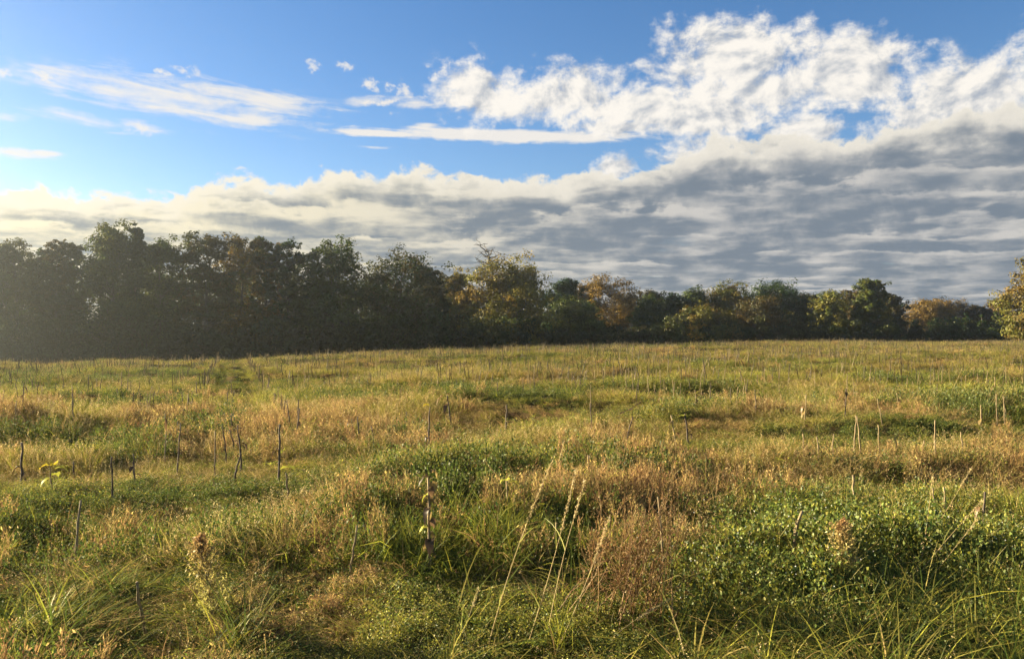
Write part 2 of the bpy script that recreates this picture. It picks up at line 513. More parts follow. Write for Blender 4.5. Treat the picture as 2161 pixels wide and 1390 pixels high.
# ------------------------------------------------------------------ ground
def build_ground():
    front = np.radians(np.linspace(-52, 52, 420))
    back = np.radians(np.linspace(52, 308, 90))[1:-1]
    th = np.concatenate([front, back]); nt = len(th)
    r = np.concatenate([np.geomspace(0.4, 30, 170), np.geomspace(30.4, 260, 120), np.geomspace(268, 9000, 26)])
    X = r[:, None] * np.sin(th); Y = r[:, None] * np.cos(th)
    Z = ground(X, Y)
    V = np.stack([X, Y, Z], -1).reshape(-1, 3)
    i = np.arange(len(r) - 1)[:, None] * nt; j = np.arange(nt)[None]; j2 = (j + 1) % nt
    Q = np.stack([i + j, i + nt + j, i + nt + j2, i + j2], -1).reshape(-1, 4)
    V = np.vstack([V, [[0, 0, float(ground(0, 0))]]])
    k = len(V) - 1
    cq = [[a, (a + 1) % nt, (a + 2) % nt, k] for a in range(0, nt - 1, 2)]
    me = make_mesh('ground', V, np.vstack([Q, cq]), None, (MAT_SOIL,), True)
    tag(link('ground', me), 'overgrown field soil under weeds and grass', None, None, 'structure')
build_ground()

# ------------------------------------------------------------------ trees
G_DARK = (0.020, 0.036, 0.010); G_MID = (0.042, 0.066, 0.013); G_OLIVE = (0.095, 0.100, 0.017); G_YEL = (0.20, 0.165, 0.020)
G_OCHRE = (0.195, 0.122, 0.020); G_RUST = (0.120, 0.078, 0.020); G_BROWN = (0.068, 0.052, 0.018); G_PINE = (0.024, 0.050, 0.014)

def limb(a, b, rng, k=5, sag=0.12):
    t = np.linspace(0, 1, k)[:, None]
    p = a * (1 - t) + b * t
    ln = np.linalg.norm(b - a)
    w = rng.normal(size=3) * ln * sag
    w[2] = -abs(w[2]) * 0.6
    return p + w * np.sin(t * np.pi) + rng.normal(size=(k, 3)) * ln * 0.015 * np.sin(t * np.pi)

def envelope(kind, t):
    if kind == 'broad': return np.clip(1 - ((t - 0.42) / 0.6) ** 2, 0.02, 1) ** 0.38
    if kind == 'open': return np.sqrt(np.clip(1 - ((t - 0.55) / 0.62) ** 2, 0.03, 1))
    if kind == 'pine': return np.sqrt(np.clip(1 - ((t - 0.5) / 0.62) ** 2, 0.06, 1))
    if kind == 'bush': return np.clip(1 - ((t - 0.30) / 0.73) ** 2, 0.02, 1) ** 0.4
    if kind == 'cone': return np.clip(1.02 - t, 0.03, 1) ** 0.8
    if kind == 'tall': return np.clip(np.sqrt(np.clip(1 - ((t - 0.25) / 0.82) ** 2, 0.02, 1)) * (1 - 0.35 * t), 0.05, 1)
    return 1 - t
KINDS = {          # crown start, clumps, clump radius, leaves, leaf size
    'broad': (0.02, 105, 0.155, 22000, 0.36), 'open': (0.06, 90, 0.155, 17000, 0.33), 'pine': (0.10, 80, 0.165, 17000, 0.34),
    'bush': (0.0, 85, 0.15, 16000, 0.34), 'cone': (0.02, 46, 0.17, 7000, 0.31), 'tall': (0.02, 96, 0.165, 20000, 0.36)}

def tree_meshes(h, w, kind, seed, pal, wood=1.0, dens=1.0):
    rng = np.random.default_rng(seed)
    c0, nc, cr, nl, ls = KINDS[kind]
    zb = c0 * h
    lean = rng.normal(size=2) * 0.02 * h
    tk = np.linspace(0, 1, 9)
    tp = np.stack([lean[0] * tk ** 2 + rng.normal(size=9) * 0.01 * h * tk * (1 - tk), lean[1] * tk ** 2 + rng.normal(size=9) * 0.01 * h * tk * (1 - tk), tk * h * 0.93], 1)
    tr = (0.012 + 0.008 * rng.random()) * h * (1 - 0.88 * tk) + 0.02
    tr[0] *= 1.5
    wb = Buf(); wb.put(*tube(tp, tr, 8), (0.1, 0.08, 0.06))
    t = np.sort(rng.random(nc) ** (0.85 if kind != 'cone' else 1.3))
    t[-1] = 1 - cr * 0.35 * w / max(h - zb, 1); t[-2] = t[-1] - 0.03
    ang = rng.random(nc) * 6.283 + np.arange(nc) * 2.4
    env = envelope(kind, t) * w * 0.5
    rr = np.sqrt(rng.uniform(0.10, 1.0, nc)) * env * (1 - cr * 0.7)
    if kind in ('broad', 'bush', 'open'):
        rr *= rng.uniform(0.85, 1.10, nc)
    cen = np.stack([np.cos(ang) * rr, np.sin(ang) * rr, zb + t * (h - zb) - cr * w * 0.45], 1)
    cen[:, :2] += lean * (cen[:, 2:3] / h) ** 2
    rad = cr * w * rng.uniform(0.65, 1.3, nc)
    if kind == 'cone': rad = cr * w * (1.15 - t) * rng.uniform(0.8, 1.2, nc) + 0.15
    cen[:, 2] = np.maximum(cen[:, 2], rad * 0.5)
    # limbs
    for i in range(nc):
        f = np.clip((cen[i, 2] - 0.55 * np.hypot(*cen[i, :2]) - 0.3 * rad[i]) / (0.93 * h), 0.05 if kind in ('bush', 'tall', 'broad') else max(c0 * 0.75, 0.04), 0.93)
        a = np.array([np.interp(f, tk, tp[:, j]) for j in range(3)])
        r0 = np.interp(f, tk, tr) * 0.36 * wood
        wb.put(*tube(limb(a, cen[i], rng), np.linspace(r0, 0.025, 5), 5, False), (0.1, 0.08, 0.06))
        for _ in range(2):
            wb.put(*tube(limb(cen[i], cen[i] + rng.normal(size=3) * rad[i] * np.array([0.8, 0.8, 0.6]), rng, 3), np.linspace(0.03, 0.012, 3), 4, False), (0.1, 0.08, 0.06))
    # leaves in sub-clumps
    share = rad ** 2 / (rad ** 2).sum()
    P = []; Cc = []; O = []
    pal = np.asarray(pal, float)
    for i in range(nc):
        n = int(nl * dens * share[i]) + 8
        ns = 6
        sub = cen[i] + rng.normal(size=(ns, 3)) * rad[i] * np.array([0.62, 0.62, 0.42])
        k = rng.integers(0, ns, n)
        d = rng.normal(size=(n, 3)); d /= np.linalg.norm(d, axis=1)[:, None]
        q = d * (rng.random(n) ** 0.45)[:, None] * rad[i] * np.array([0.62, 0.62, 0.42]) * rng.uniform(0.7, 1.15, ns)[k][:, None]
        p = sub[k] + q
        P.append(p); oc = p - np.array([cen[i, 0] * 0.3, cen[i, 1] * 0.3, zb + (cen[i, 2] - zb) * 0.6]); oc /= np.linalg.norm(oc, axis=1)[:, None] + 1e-9; O.append(d * 0.75 + oc * 0.55 + np.array([0, 0, 0.15]))
        # colour of the clump: from the palette, by height and chance
        wv = rng.dirichlet(np.ones(len(pal)) * 0.8)
        c = wv @ pal * rng.uniform(0.75, 1.25)
        Cc.append(c[None] * rng.uniform(0.75, 1.25, (n, 1)) * rng.uniform(0.94, 1.06, (n, 3)))
    P = np.concatenate(P); Cc = np.concatenate(Cc); O = np.concatenate(O)
    keep = P[:, 2] > 0.05
    P, Cc, O = P[keep], Cc[keep], O[keep]
    s = ls * rng.uniform(0.6, 1.35, len(P))
    lb = Buf(); V, Q = leaves(P, s, rng, 0.66, 0.0, None, O); lb.put(V, Q, rep(Cc, 4))
    return wb.mesh('trunk', (MAT_BARK,), True), lb.mesh('crown', (MAT_TREE,))

def plant_tree(name, label, px, ytop, wpx, depth, kind, pal, seed, cat='tree', dens=1.0, dz=0.0):
    x = (px - 1080.5) / F_PX * depth
    z0 = float(ground(x, depth)) + dz
    h = EYE + (HOR - ytop) / F_PX * depth - z0
    w = wpx / F_PX * depth * (1.22 if px < 760 else 1.08)
    e = bpy.data.objects.new(name, None); COL.objects.link(e)
    e.empty_display_size = 0.5
    e.location = (x, depth, z0 - 0.05)
    tm, cm = tree_meshes(h, w, kind, seed, pal, dens=dens)
    link('trunk', tm, e); link('crown', cm, e)
    tag(e, label, cat, 'trees along the far edge of the field')
    return e

TREES = [
 # name, px, top, width, depth, kind, palette, density, label
 ('pine_tree', -22, 532, 80, 104, 'pine', (G_BROWN, G_OLIVE, G_MID), 0.9, 'brownish tree cut off by the left edge of the picture'),
 ('pine_tree', 38, 513, 92, 105, 'pine', (G_BROWN, G_MID, G_OLIVE), 1.0, 'tall brown-green tree with sky gaps, first full crown from the left edge'),
 ('broadleaf_tree', 82, 527, 56, 109, 'open', (G_DARK, G_MID), 0.9, 'narrow dark tree between two taller brownish crowns at far left'),
 ('broadleaf_tree', 118, 508, 58, 106, 'open', (G_BROWN, G_MID, G_RUST), 0.9, 'russet-tinged tree just left of a twin grey-green crown'),
 ('broadleaf_tree', 152, 510, 50, 107, 'open', (G_BROWN, G_MID, G_DARK), 0.85, 'slim tree with a gap of sky beside the tallest tree'),
 ('broadleaf_tree', 236, 474, 132, 103, 'tall', (G_MID, G_OLIVE, G_DARK), 1.25, 'tallest tree of the wood, dense green crown at left'),
 ('broadleaf_tree', 283, 478, 34, 104, 'tall', (G_DARK, G_MID), 0.6, 'dark upright spire of leaves on the right flank of the tallest tree'),
 ('broadleaf_tree', 338, 501, 112, 107, 'broad', (G_DARK, G_MID, G_OLIVE), 1.0, 'broad dark dome just right of the tallest tree'),
 ('broadleaf_tree', 432, 491, 98, 106, 'open', (G_RUST, G_BROWN, G_MID), 1.1, 'rust-brown crown rising right of the dark dome'),
 ('broadleaf_tree', 508, 504, 80, 109, 'open', (G_OCHRE, G_BROWN, G_OLIVE), 0.75, 'thin ochre tree with twigs showing, left of a russet crown'),
 ('broadleaf_tree', 560, 500, 66, 108, 'open', (G_RUST, G_OCHRE, G_MID), 0.9, 'russet crown between the thin ochre tree and a dark pine'),
 ('pine_tree', 608, 506, 78, 107, 'pine', (G_PINE, G_DARK, G_OLIVE), 0.95, 'dark pine with a bare thin trunk and sky behind it'),
 ('pine_tree', 702, 504, 112, 106, 'pine', (G_OLIVE, G_MID, G_PINE), 1.15, 'olive pine with layered boughs at the end of the tall left row'),
 ('broadleaf_tree', 842, 537, 172, 112, 'broad', (G_DARK, G_BROWN, G_MID), 0.85, 'wide dark tree with a twiggy top and a sky gap through it'),
 ('broadleaf_tree', 905, 566, 74, 117, 'broad', (G_BROWN, G_DARK), 0.8, 'low brown shoulder on the right side of the wide dark tree'),
 ('broadleaf_tree', 965, 578, 84, 135, 'broad', (G_OLIVE, G_OCHRE, G_MID), 1.0, 'low ochre-olive crown under the bare dead treetop'),
 ('broadleaf_tree', 1078, 556, 172, 132, 'broad', (G_OCHRE, G_YEL, G_OLIVE, G_OLIVE), 1.6, 'big golden-ochre round tree near the middle of the wood'),
 ('broadleaf_tree', 1186, 590, 84, 150, 'broad', (G_DARK, G_PINE), 1.0, 'smooth dark green dome right of the golden tree'),
 ('broadleaf_tree', 1238, 592, 62, 160, 'open', (G_BROWN, G_OCHRE), 1.0, 'small brown crown right of the dark green dome'),
 ('broadleaf_tree', 1298, 588, 116, 156, 'open', (G_RUST, G_OCHRE, G_BROWN), 1.2, 'pale russet tree with a ragged top'),
 ('broadleaf_tree', 1380, 607, 68, 162, 'broad', (G_BROWN, G_DARK), 0.9, 'small dark brown crown right of the pale russet tree'),
 ('broadleaf_tree', 1216, 632, 122, 138, 'bush', (G_MID, G_OLIVE, G_DARK), 1.0, 'low green tree standing in front under the dark dome'),
 ('pine_tree', 1372, 626, 96, 146, 'tall', (G_OLIVE, G_MID, G_PINE), 1.0, 'olive green pine, lit on its left, beside a round ochre bush'),
 ('pine_tree', 1424, 617, 60, 156, 'tall', (G_PINE, G_MID), 0.8, 'green pine left of the paired pines on the skyline'),
 ('pine_tree', 1468, 609, 74, 160, 'tall', (G_PINE, G_MID, G_OLIVE), 0.9, 'pointed green pine left of an ochre-topped dome'),
 ('broadleaf_tree', 1540, 598, 106, 162, 'broad', (G_OCHRE, G_OLIVE, G_DARK), 1.0, 'dome with an ochre top, left of a darker twin'),
 ('broadleaf_tree', 1488, 641, 124, 140, 'bush', (G_OCHRE, G_OLIVE, G_MID), 1.1, 'round ochre bush-like tree standing in front at the field edge'),
 ('broadleaf_tree', 1638, 598, 124, 164, 'broad', (G_DARK, G_PINE, G_MID), 1.0, 'dark green dome right of the ochre-topped one'),
 ('broadleaf_tree', 1602, 628, 118, 146, 'bush', (G_RUST, G_BROWN, G_DARK), 1.0, 'rust-brown low tree in front of the dark green dome'),
 ('broadleaf_tree', 1702, 619, 84, 168, 'broad', (G_BROWN, G_DARK), 0.9, 'dull brown crown in the dip right of the dark dome'),
 ('broadleaf_tree', 1754, 612, 90, 152, 'tall', (G_YEL, G_OLIVE, G_MID), 1.0, 'yellow-olive tree left of the tall two-headed one'),
 ('broadleaf_tree', 1800, 610, 56, 172, 'broad', (G_RUST, G_BROWN), 0.8, 'reddish crown tucked against the tall two-headed tree'),
 ('broadleaf_tree', 1828, 587, 62, 156, 'tall', (G_OLIVE, G_MID), 0.9, 'left head of the tall green pair on the right skyline'),
 ('broadleaf_tree', 1854, 590, 52, 158, 'tall', (G_OLIVE, G_YEL, G_MID), 0.8, 'right head of the tall green pair on the right skyline'),
 ('broadleaf_tree', 1878, 617, 58, 166, 'broad', (G_BROWN, G_DARK), 0.8, 'brown shoulder right of the tall green pair'),
 ('broadleaf_tree', 1942, 634, 88, 196, 'broad', (G_RUST, G_OCHRE, G_BROWN), 0.9, 'far orange-brown crown over the low dark pines'),
 ('broadleaf_tree', 1975, 630, 70, 200, 'open', (G_OCHRE, G_RUST), 1.0, 'far pale orange crown, the higher of the low far group'),
 ('broadleaf_tree', 2024, 634, 80, 200, 'broad', (G_BROWN, G_RUST), 0.8, 'far brown crown left of the small pines'),
 ('broadleaf_tree', 2068, 644, 52, 200, 'broad', (G_BROWN, G_DARK), 0.7, 'far dark crown behind the small pines'),
 ('broadleaf_tree', 2110, 630, 64, 196, 'broad', (G_BROWN, G_OCHRE), 0.8, 'far brown crown close to the right edge tree'),
 ('small_pine', 1935, 668, 66, 170, 'cone', (G_PINE, G_DARK), 0.8, 'low dark pine at the foot of the tall green pair'),
 ('small_pine', 1975, 664, 52, 172, 'cone', (G_PINE, G_DARK), 0.7, 'low dark pine left of the lighter small pines'),
 ('small_pine', 2012, 662, 40, 166, 'cone', (G_PINE, G_MID), 0.7, 'first of the lighter small pines near the right edge'),
 ('small_pine', 2042, 656, 34, 168, 'cone', (G_PINE, G_MID), 0.6, 'slim small pine in the middle of the lighter small pines'),
 ('small_pine', 2072, 660, 36, 166, 'cone', (G_PINE, G_MID), 0.6, 'small pine with a pointed tip left of the broader one'),
 ('small_pine', 2104, 652, 50, 166, 'cone', (G_PINE, G_MID, G_OLIVE), 0.8, 'broad small pine beside the right edge tree'),
 ('broadleaf_tree', 2222, 537, 160, 128, 'broad', (G_OCHRE, G_BROWN, G_OLIVE), 1.7, 'large orange-brown tree cut off by the right edge of the picture'),
]
for i, (nm, px, yt, wp, dp, kd, pal, dn, lab) in enumerate(TREES):
    plant_tree(nm, lab, px, yt, wp, dp, kd, pal, 100 + i, dens=dn)

def bare_tree(px, ytop, depth, wpx):
    x = (px - 1080.5) / F_PX * depth
    z0 = float(ground(x, depth)); h = EYE + (HOR - ytop) / F_PX * depth - z0
    rng = np.random.default_rng(77)
    e = bpy.data.objects.new('dead_tree', None); COL.objects.link(e); e.location = (x, depth, z0 - 0.05)
    tk = np.linspace(0, 1, 9); tp = np.stack([0.4 * np.sin(tk * 3), 0.3 * np.sin(tk * 2), tk * h], 1)
    b = Buf(); b.put(*tube(tp, 0.28 * (1 - 0.93 * tk), 7), (0.1, 0.1, 0.1))
    link('trunk', b.mesh('trunk', (MAT_BARK,), True), e)
    b = Buf(); w = wpx / F_PX * depth / 2
    for i in range(34):
        f = 0.45 + 0.53 * (i / 33) ** 0.9
        a = np.array([np.interp(f, tk, tp[:, j]) for j in range(3)])
        an = i * 2.4 + rng.normal() * 0.3; ln = w * (1.25 - f * 0.7) * rng.uniform(0.7, 1.2)
        tip = a + np.array([math.cos(an) * ln, math.sin(an) * ln, ln * rng.uniform(0.35, 0.9)])
        pl = limb(a, tip, rng, 6, 0.10)
        b.put(*tube(pl, np.linspace(0.13, 0.035, 6), 5, False), (0.1, 0.1, 0.1))
        for k in range(6):
            s = pl[rng.integers(1, 6)]
            b.put(*tube(limb(s, s + rng.normal(size=3) * 0.35 * ln * np.array([1, 1, 0.6]) + np.array([0, 0, 0.3]), rng, 3), np.linspace(0.05, 0.02, 3), 4, False), (0.1, 0.1, 0.1))
    link('branches', b.mesh('branches', (MAT_BARK,), True), e)
    tag(e, 'bare dead tree sticking up behind the golden tree', 'tree')
bare_tree(1030, 527, 139, 84)

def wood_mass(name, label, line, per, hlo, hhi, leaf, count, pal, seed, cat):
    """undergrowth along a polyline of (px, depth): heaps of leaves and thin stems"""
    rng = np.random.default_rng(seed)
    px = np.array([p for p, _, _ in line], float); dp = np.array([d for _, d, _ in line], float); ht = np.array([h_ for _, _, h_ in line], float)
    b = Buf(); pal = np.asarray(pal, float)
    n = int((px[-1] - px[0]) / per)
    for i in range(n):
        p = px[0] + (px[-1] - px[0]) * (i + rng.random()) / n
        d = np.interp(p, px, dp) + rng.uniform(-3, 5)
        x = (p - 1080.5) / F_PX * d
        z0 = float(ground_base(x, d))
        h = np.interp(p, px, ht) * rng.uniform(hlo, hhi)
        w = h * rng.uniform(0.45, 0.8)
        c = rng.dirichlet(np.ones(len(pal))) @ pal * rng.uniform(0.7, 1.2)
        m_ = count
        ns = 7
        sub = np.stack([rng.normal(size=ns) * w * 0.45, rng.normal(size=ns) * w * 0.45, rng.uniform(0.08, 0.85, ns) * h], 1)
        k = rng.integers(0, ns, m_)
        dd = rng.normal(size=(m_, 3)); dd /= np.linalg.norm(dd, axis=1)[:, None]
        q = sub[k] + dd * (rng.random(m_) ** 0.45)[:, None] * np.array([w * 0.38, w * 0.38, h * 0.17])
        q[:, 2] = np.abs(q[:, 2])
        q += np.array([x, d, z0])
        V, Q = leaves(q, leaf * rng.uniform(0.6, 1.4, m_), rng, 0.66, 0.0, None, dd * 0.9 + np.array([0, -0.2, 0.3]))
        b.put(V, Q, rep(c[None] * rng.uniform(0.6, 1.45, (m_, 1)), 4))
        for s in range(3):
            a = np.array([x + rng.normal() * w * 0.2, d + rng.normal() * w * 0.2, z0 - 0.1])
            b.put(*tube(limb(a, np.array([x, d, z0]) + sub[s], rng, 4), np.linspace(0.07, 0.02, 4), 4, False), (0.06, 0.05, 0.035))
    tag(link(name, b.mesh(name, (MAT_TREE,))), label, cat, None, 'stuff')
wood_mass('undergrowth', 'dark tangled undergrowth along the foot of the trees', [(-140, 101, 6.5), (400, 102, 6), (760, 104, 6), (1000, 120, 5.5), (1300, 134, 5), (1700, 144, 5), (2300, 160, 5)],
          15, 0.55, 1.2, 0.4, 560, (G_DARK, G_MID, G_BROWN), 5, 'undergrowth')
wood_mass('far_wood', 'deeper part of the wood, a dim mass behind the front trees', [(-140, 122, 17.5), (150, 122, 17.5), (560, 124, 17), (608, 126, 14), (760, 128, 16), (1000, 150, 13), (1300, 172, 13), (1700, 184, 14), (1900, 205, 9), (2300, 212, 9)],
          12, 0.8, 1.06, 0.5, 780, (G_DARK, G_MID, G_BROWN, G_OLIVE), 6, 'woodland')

# ------------------------------------------------------------------ air
def build_haze():
    x0, x1, y0, y1, z0, z1 = -420, 420, -60, 330, -7.5, 24
    V = [(x, y, z) for z in (z0, z1) for y in (y0, y1) for x in (x0, x1)]
    Q = [(0, 2, 3, 1), (4, 5, 7, 6), (0, 1, 5, 4), (2, 6, 7, 3), (0, 4, 6, 2), (1, 3, 7, 5)]
    m_ = bpy.data.materials.new('haze_air'); m_.use_nodes = True
    t = m_.node_tree; t.nodes.clear()
    v = t.nodes.new('ShaderNodeVolumePrincipled'); o = t.nodes.new('ShaderNodeOutputMaterial')
    v.inputs['Color'].default_value = (0.86, 0.95, 1.0, 1); v.inputs['Density'].default_value = 0.00036
    v.inputs['Anisotropy'].default_value = 0.84
    t.links.new(v.outputs[0], o.inputs['Volume'])
    tag(link('haze', make_mesh('haze', V, Q, None, (m_,))), 'thin sunlit haze in the air over the field', 'haze', None, 'stuff')
build_haze()

# ------------------------------------------------------------------ the field's plants: small models that are scattered
C_STRAW = np.array((0.42, 0.31, 0.105)); C_RUSTY = np.array((0.29, 0.185, 0.078)); C_BRN = np.array((0.14, 0.088, 0.038)); C_TAN = np.array((0.45, 0.35, 0.17))
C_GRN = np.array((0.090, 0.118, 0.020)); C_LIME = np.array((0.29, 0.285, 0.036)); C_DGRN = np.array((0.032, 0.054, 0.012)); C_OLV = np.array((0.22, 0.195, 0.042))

def disc(rng, n, Rr): 
    a = rng.random(n) * 6.283; r = Rr * np.sqrt(rng.random(n))
    return np.stack([np.cos(a) * r, np.sin(a) * r, np.zeros(n)], 1)
def pick(rng, n, cols, var=0.35):
    k = rng.integers(0, len(cols), n)
    return np.asarray(cols)[k] * rng.uniform(1 - var, 1 + var, (n, 1))

def grass_tuft(seed, n, Rr, h, cols, width, lean=(0.1, 0.5), droop=(0.0, 0.8), seg=3, heads=0, head_col=C_TAN, windy=0.0):
    rng = np.random.default_rng(seed); b = Buf()
    az = rng.random(n) * 6.283
    az = np.where(rng.random(n) < windy, R(60) + rng.normal(size=n) * 0.5, az)
    hh = h * rng.uniform(0.45, 1.15, n)
    V, Q, m_ = blades(disc(rng, n, Rr), az, hh, rng.uniform(*lean, n), rng.uniform(*droop, n), width * rng.uniform(0.6, 1.4, n), rng, seg)
    b.put(V, Q, rep(pick(rng, n, cols), m_))
    if heads:
        tips = V.reshape(n, m_, 3)[:heads, -2:].mean(1)
        P = (tips[:, None] + rng.normal(size=(heads, 7, 3)) * np.array([0.010, 0.010, 0.028])).reshape(-1, 3)
        lv, lq = leaves(P, 0.012 * rng.uniform(0.7, 1.5, len(P)), rng, 0.4, 1.0)
        b.put(lv, lq, rep(pick(rng, len(P), (head_col,)), 4))
    return b

def leafy_weed(seed, nst, Rr, h, cols, leaf, per=12, flowers=0, aspect=0.55, stem_col=C_OLV, fl=0.016):
    rng = np.random.default_rng(seed); b = Buf()
    root = disc(rng, nst, Rr); az = rng.random(nst) * 6.283
    hh = h * rng.uniform(0.5, 1.15, nst); ln = rng.uniform(0.1, 0.7, nst)
    V, Q, m_ = blades(root, az, hh, ln, rng.uniform(0, 0.4, nst), np.full(nst, 0.006), rng, 3)
    b.put(V, Q, rep(pick(rng, nst, (stem_col,)), m_))
    t = rng.uniform(0.15, 1.0, (nst, per))
    d = np.stack([np.sin(az), np.cos(az), np.zeros(nst)], 1)
    P = root[:, None] + hh[:, None, None] * (t[..., None] * ln[:, None, None] * d[:, None] + t[..., None] * np.array([0, 0, 0.9]))
    P = P.reshape(-1, 3) + rng.normal(size=(nst * per, 3)) * leaf * 0.9
    P[:, 2] = np.maximum(P[:, 2], 0.01)
    lv, lq = leaves(P, leaf * rng.uniform(0.5, 1.3, len(P)), rng, aspect, 0.3)
    b.put(lv, lq, rep(pick(rng, len(P), cols), 4))
    if flowers:
        tp = V.reshape(nst, m_, 3)[:, -2:].mean(1)
        k = rng.integers(0, nst, flowers)
        P = tp[k] + rng.normal(size=(flowers, 3)) * np.array([0.03, 0.03, 0.02]) + np.array([0, 0, 0.02])
        for sp in range(2):
            lv, lq = leaves(P, fl * rng.uniform(0.7, 1.3, flowers), rng, 0.9, 0.0)
            b.put(lv, lq, np.array((0.62, 0.62, 0.55)))
    return b

def twig_weed(seed, nst, Rr, h, cols, bits=26):
    """dry branching forb: thin wiry stems, many short side twigs"""
    rng = np.random.default_rng(seed); b = Buf()
    root = disc(rng, nst, Rr); az = rng.random(nst) * 6.283; hh = h * rng.uniform(0.6, 1.1, nst); ln = rng.uniform(0.1, 0.55, nst)
    V, Q, m_ = blades(root, az, hh, ln, rng.uniform(0, 0.3, nst), np.full(nst, 0.007), rng, 3)
    b.put(V, Q, rep(pick(rng, nst, cols), m_))
    n = nst * bits
    t = rng.uniform(0.2, 1.0, n); k = np.repeat(np.arange(nst), bits)
    d = np.stack([np.sin(az), np.cos(az), np.zeros(nst)], 1)
    P = root[k] + hh[k][:, None] * (t[:, None] * ln[k][:, None] * d[k] + t[:, None] * np.array([0, 0, 0.95]))
    V, Q, m_ = blades(P, rng.random(n) * 6.283, h * 0.18 * rng.uniform(0.5, 1.3, n), rng.uniform(0.3, 1.3, n), np.zeros(n), np.full(n, 0.006), rng, 1)
    b.put(V, Q, rep(pick(rng, n, cols), m_))
    lv, lq = leaves(P + rng.normal(size=(n, 3)) * 0.03, 0.022 * rng.uniform(0.5, 1.5, n), rng, 0.4)
    b.put(lv, lq, rep(pick(rng, n, cols), 4))
    return b

_gn = {}
def scatter_tree(protos, key):
    coll = bpy.data.collections.new('models_' + key)
    for i, me in enumerate(protos):
        coll.objects.link(bpy.data.objects.new('%s_model_%02d' % (key, i), me))
    t = bpy.data.node_groups.new('scatter_' + key, 'GeometryNodeTree')
    t.interface.new_socket('Geometry', in_out='INPUT', socket_type='NodeSocketGeometry')
    t.interface.new_socket('Geometry', in_out='OUTPUT', socket_type='NodeSocketGeometry')
    gi = t.nodes.new('NodeGroupInput'); go = t.nodes.new('NodeGroupOutput')
    ci = t.nodes.new('GeometryNodeCollectionInfo'); ci.inputs['Collection'].default_value = coll
    ci.inputs['Separate Children'].default_value = True; ci.inputs['Reset Children'].default_value = True
    ip = t.nodes.new('GeometryNodeInstanceOnPoints'); ip.inputs['Pick Instance'].default_value = True
    def named(n, ty):
        a = t.nodes.new('GeometryNodeInputNamedAttribute'); a.data_type = ty; a.inputs['Name'].default_value = n
        return a.outputs['Attribute']
    e2r = t.nodes.new('FunctionNodeEulerToRotation')
    t.links.new(named('rot', 'FLOAT_VECTOR'), e2r.inputs[0]); t.links.new(e2r.outputs[0], ip.inputs['Rotation'])
    t.links.new(named('scl', 'FLOAT_VECTOR'), ip.inputs['Scale'])
    t.links.new(named('idx', 'INT'), ip.inputs['Instance Index'])
    t.links.new(gi.outputs[0], ip.inputs['Points']); t.links.new(ci.outputs[0], ip.inputs['Instance'])
    t.links.new(ip.outputs[0], go.inputs[0])
    return t

def scatter(name, label, cat, P, rotz, scl, idx, protos, tilt=None):
    me = bpy.data.meshes.new(name); n = len(P)
    me.vertices.add(n); me.vertices.foreach_set('co', np.asarray(P, np.float32).ravel())
    rot = np.zeros((n, 3), np.float32); rot[:, 2] = rotz
    if tilt is not None: rot[:, :2] = tilt
    a = me.attributes.new('rot', 'FLOAT_VECTOR', 'POINT'); a.data.foreach_set('vector', rot.ravel())
    a = me.attributes.new('scl', 'FLOAT_VECTOR', 'POINT'); a.data.foreach_set('vector', np.asarray(scl, np.float32).ravel())
    a = me.attributes.new('idx', 'INT', 'POINT'); a.data.foreach_set('value', np.asarray(idx, np.int32))
    me.update()
    o = link(name, me)
    o.modifiers.new('scatter', 'NODES').node_group = scatter_tree(protos, name)
    return tag(o, label, cat, None, 'stuff')

def field_points():
    rng = np.random.default_rng(9)
    out = []
    for y0, y1, dens, s, um in ((0.9, 6, 80, 0.9, 1.7), (6, 9.5, 62, 1.0, 1.2), (9.5, 15, 38, 1.15, 1.0), (15, 24, 20, 1.45, 0.9), (24, 45, 8, 1.9, 0.86), (45, 132, 2.3, 2.5, 0.86)):
        n = int(um * (y1 * y1 - y0 * y0) * dens)
        y = np.sqrt(rng.uniform(y0 * y0, y1 * y1, n)); u = rng.uniform(-um, um, n)
        x = u * y
        cd = np.interp(u, _u, _CD)
        k = y < cd + 14
        out.append(np.stack([x[k], y[k], np.full(k.sum(), s)], 1))
    return np.concatenate(out)

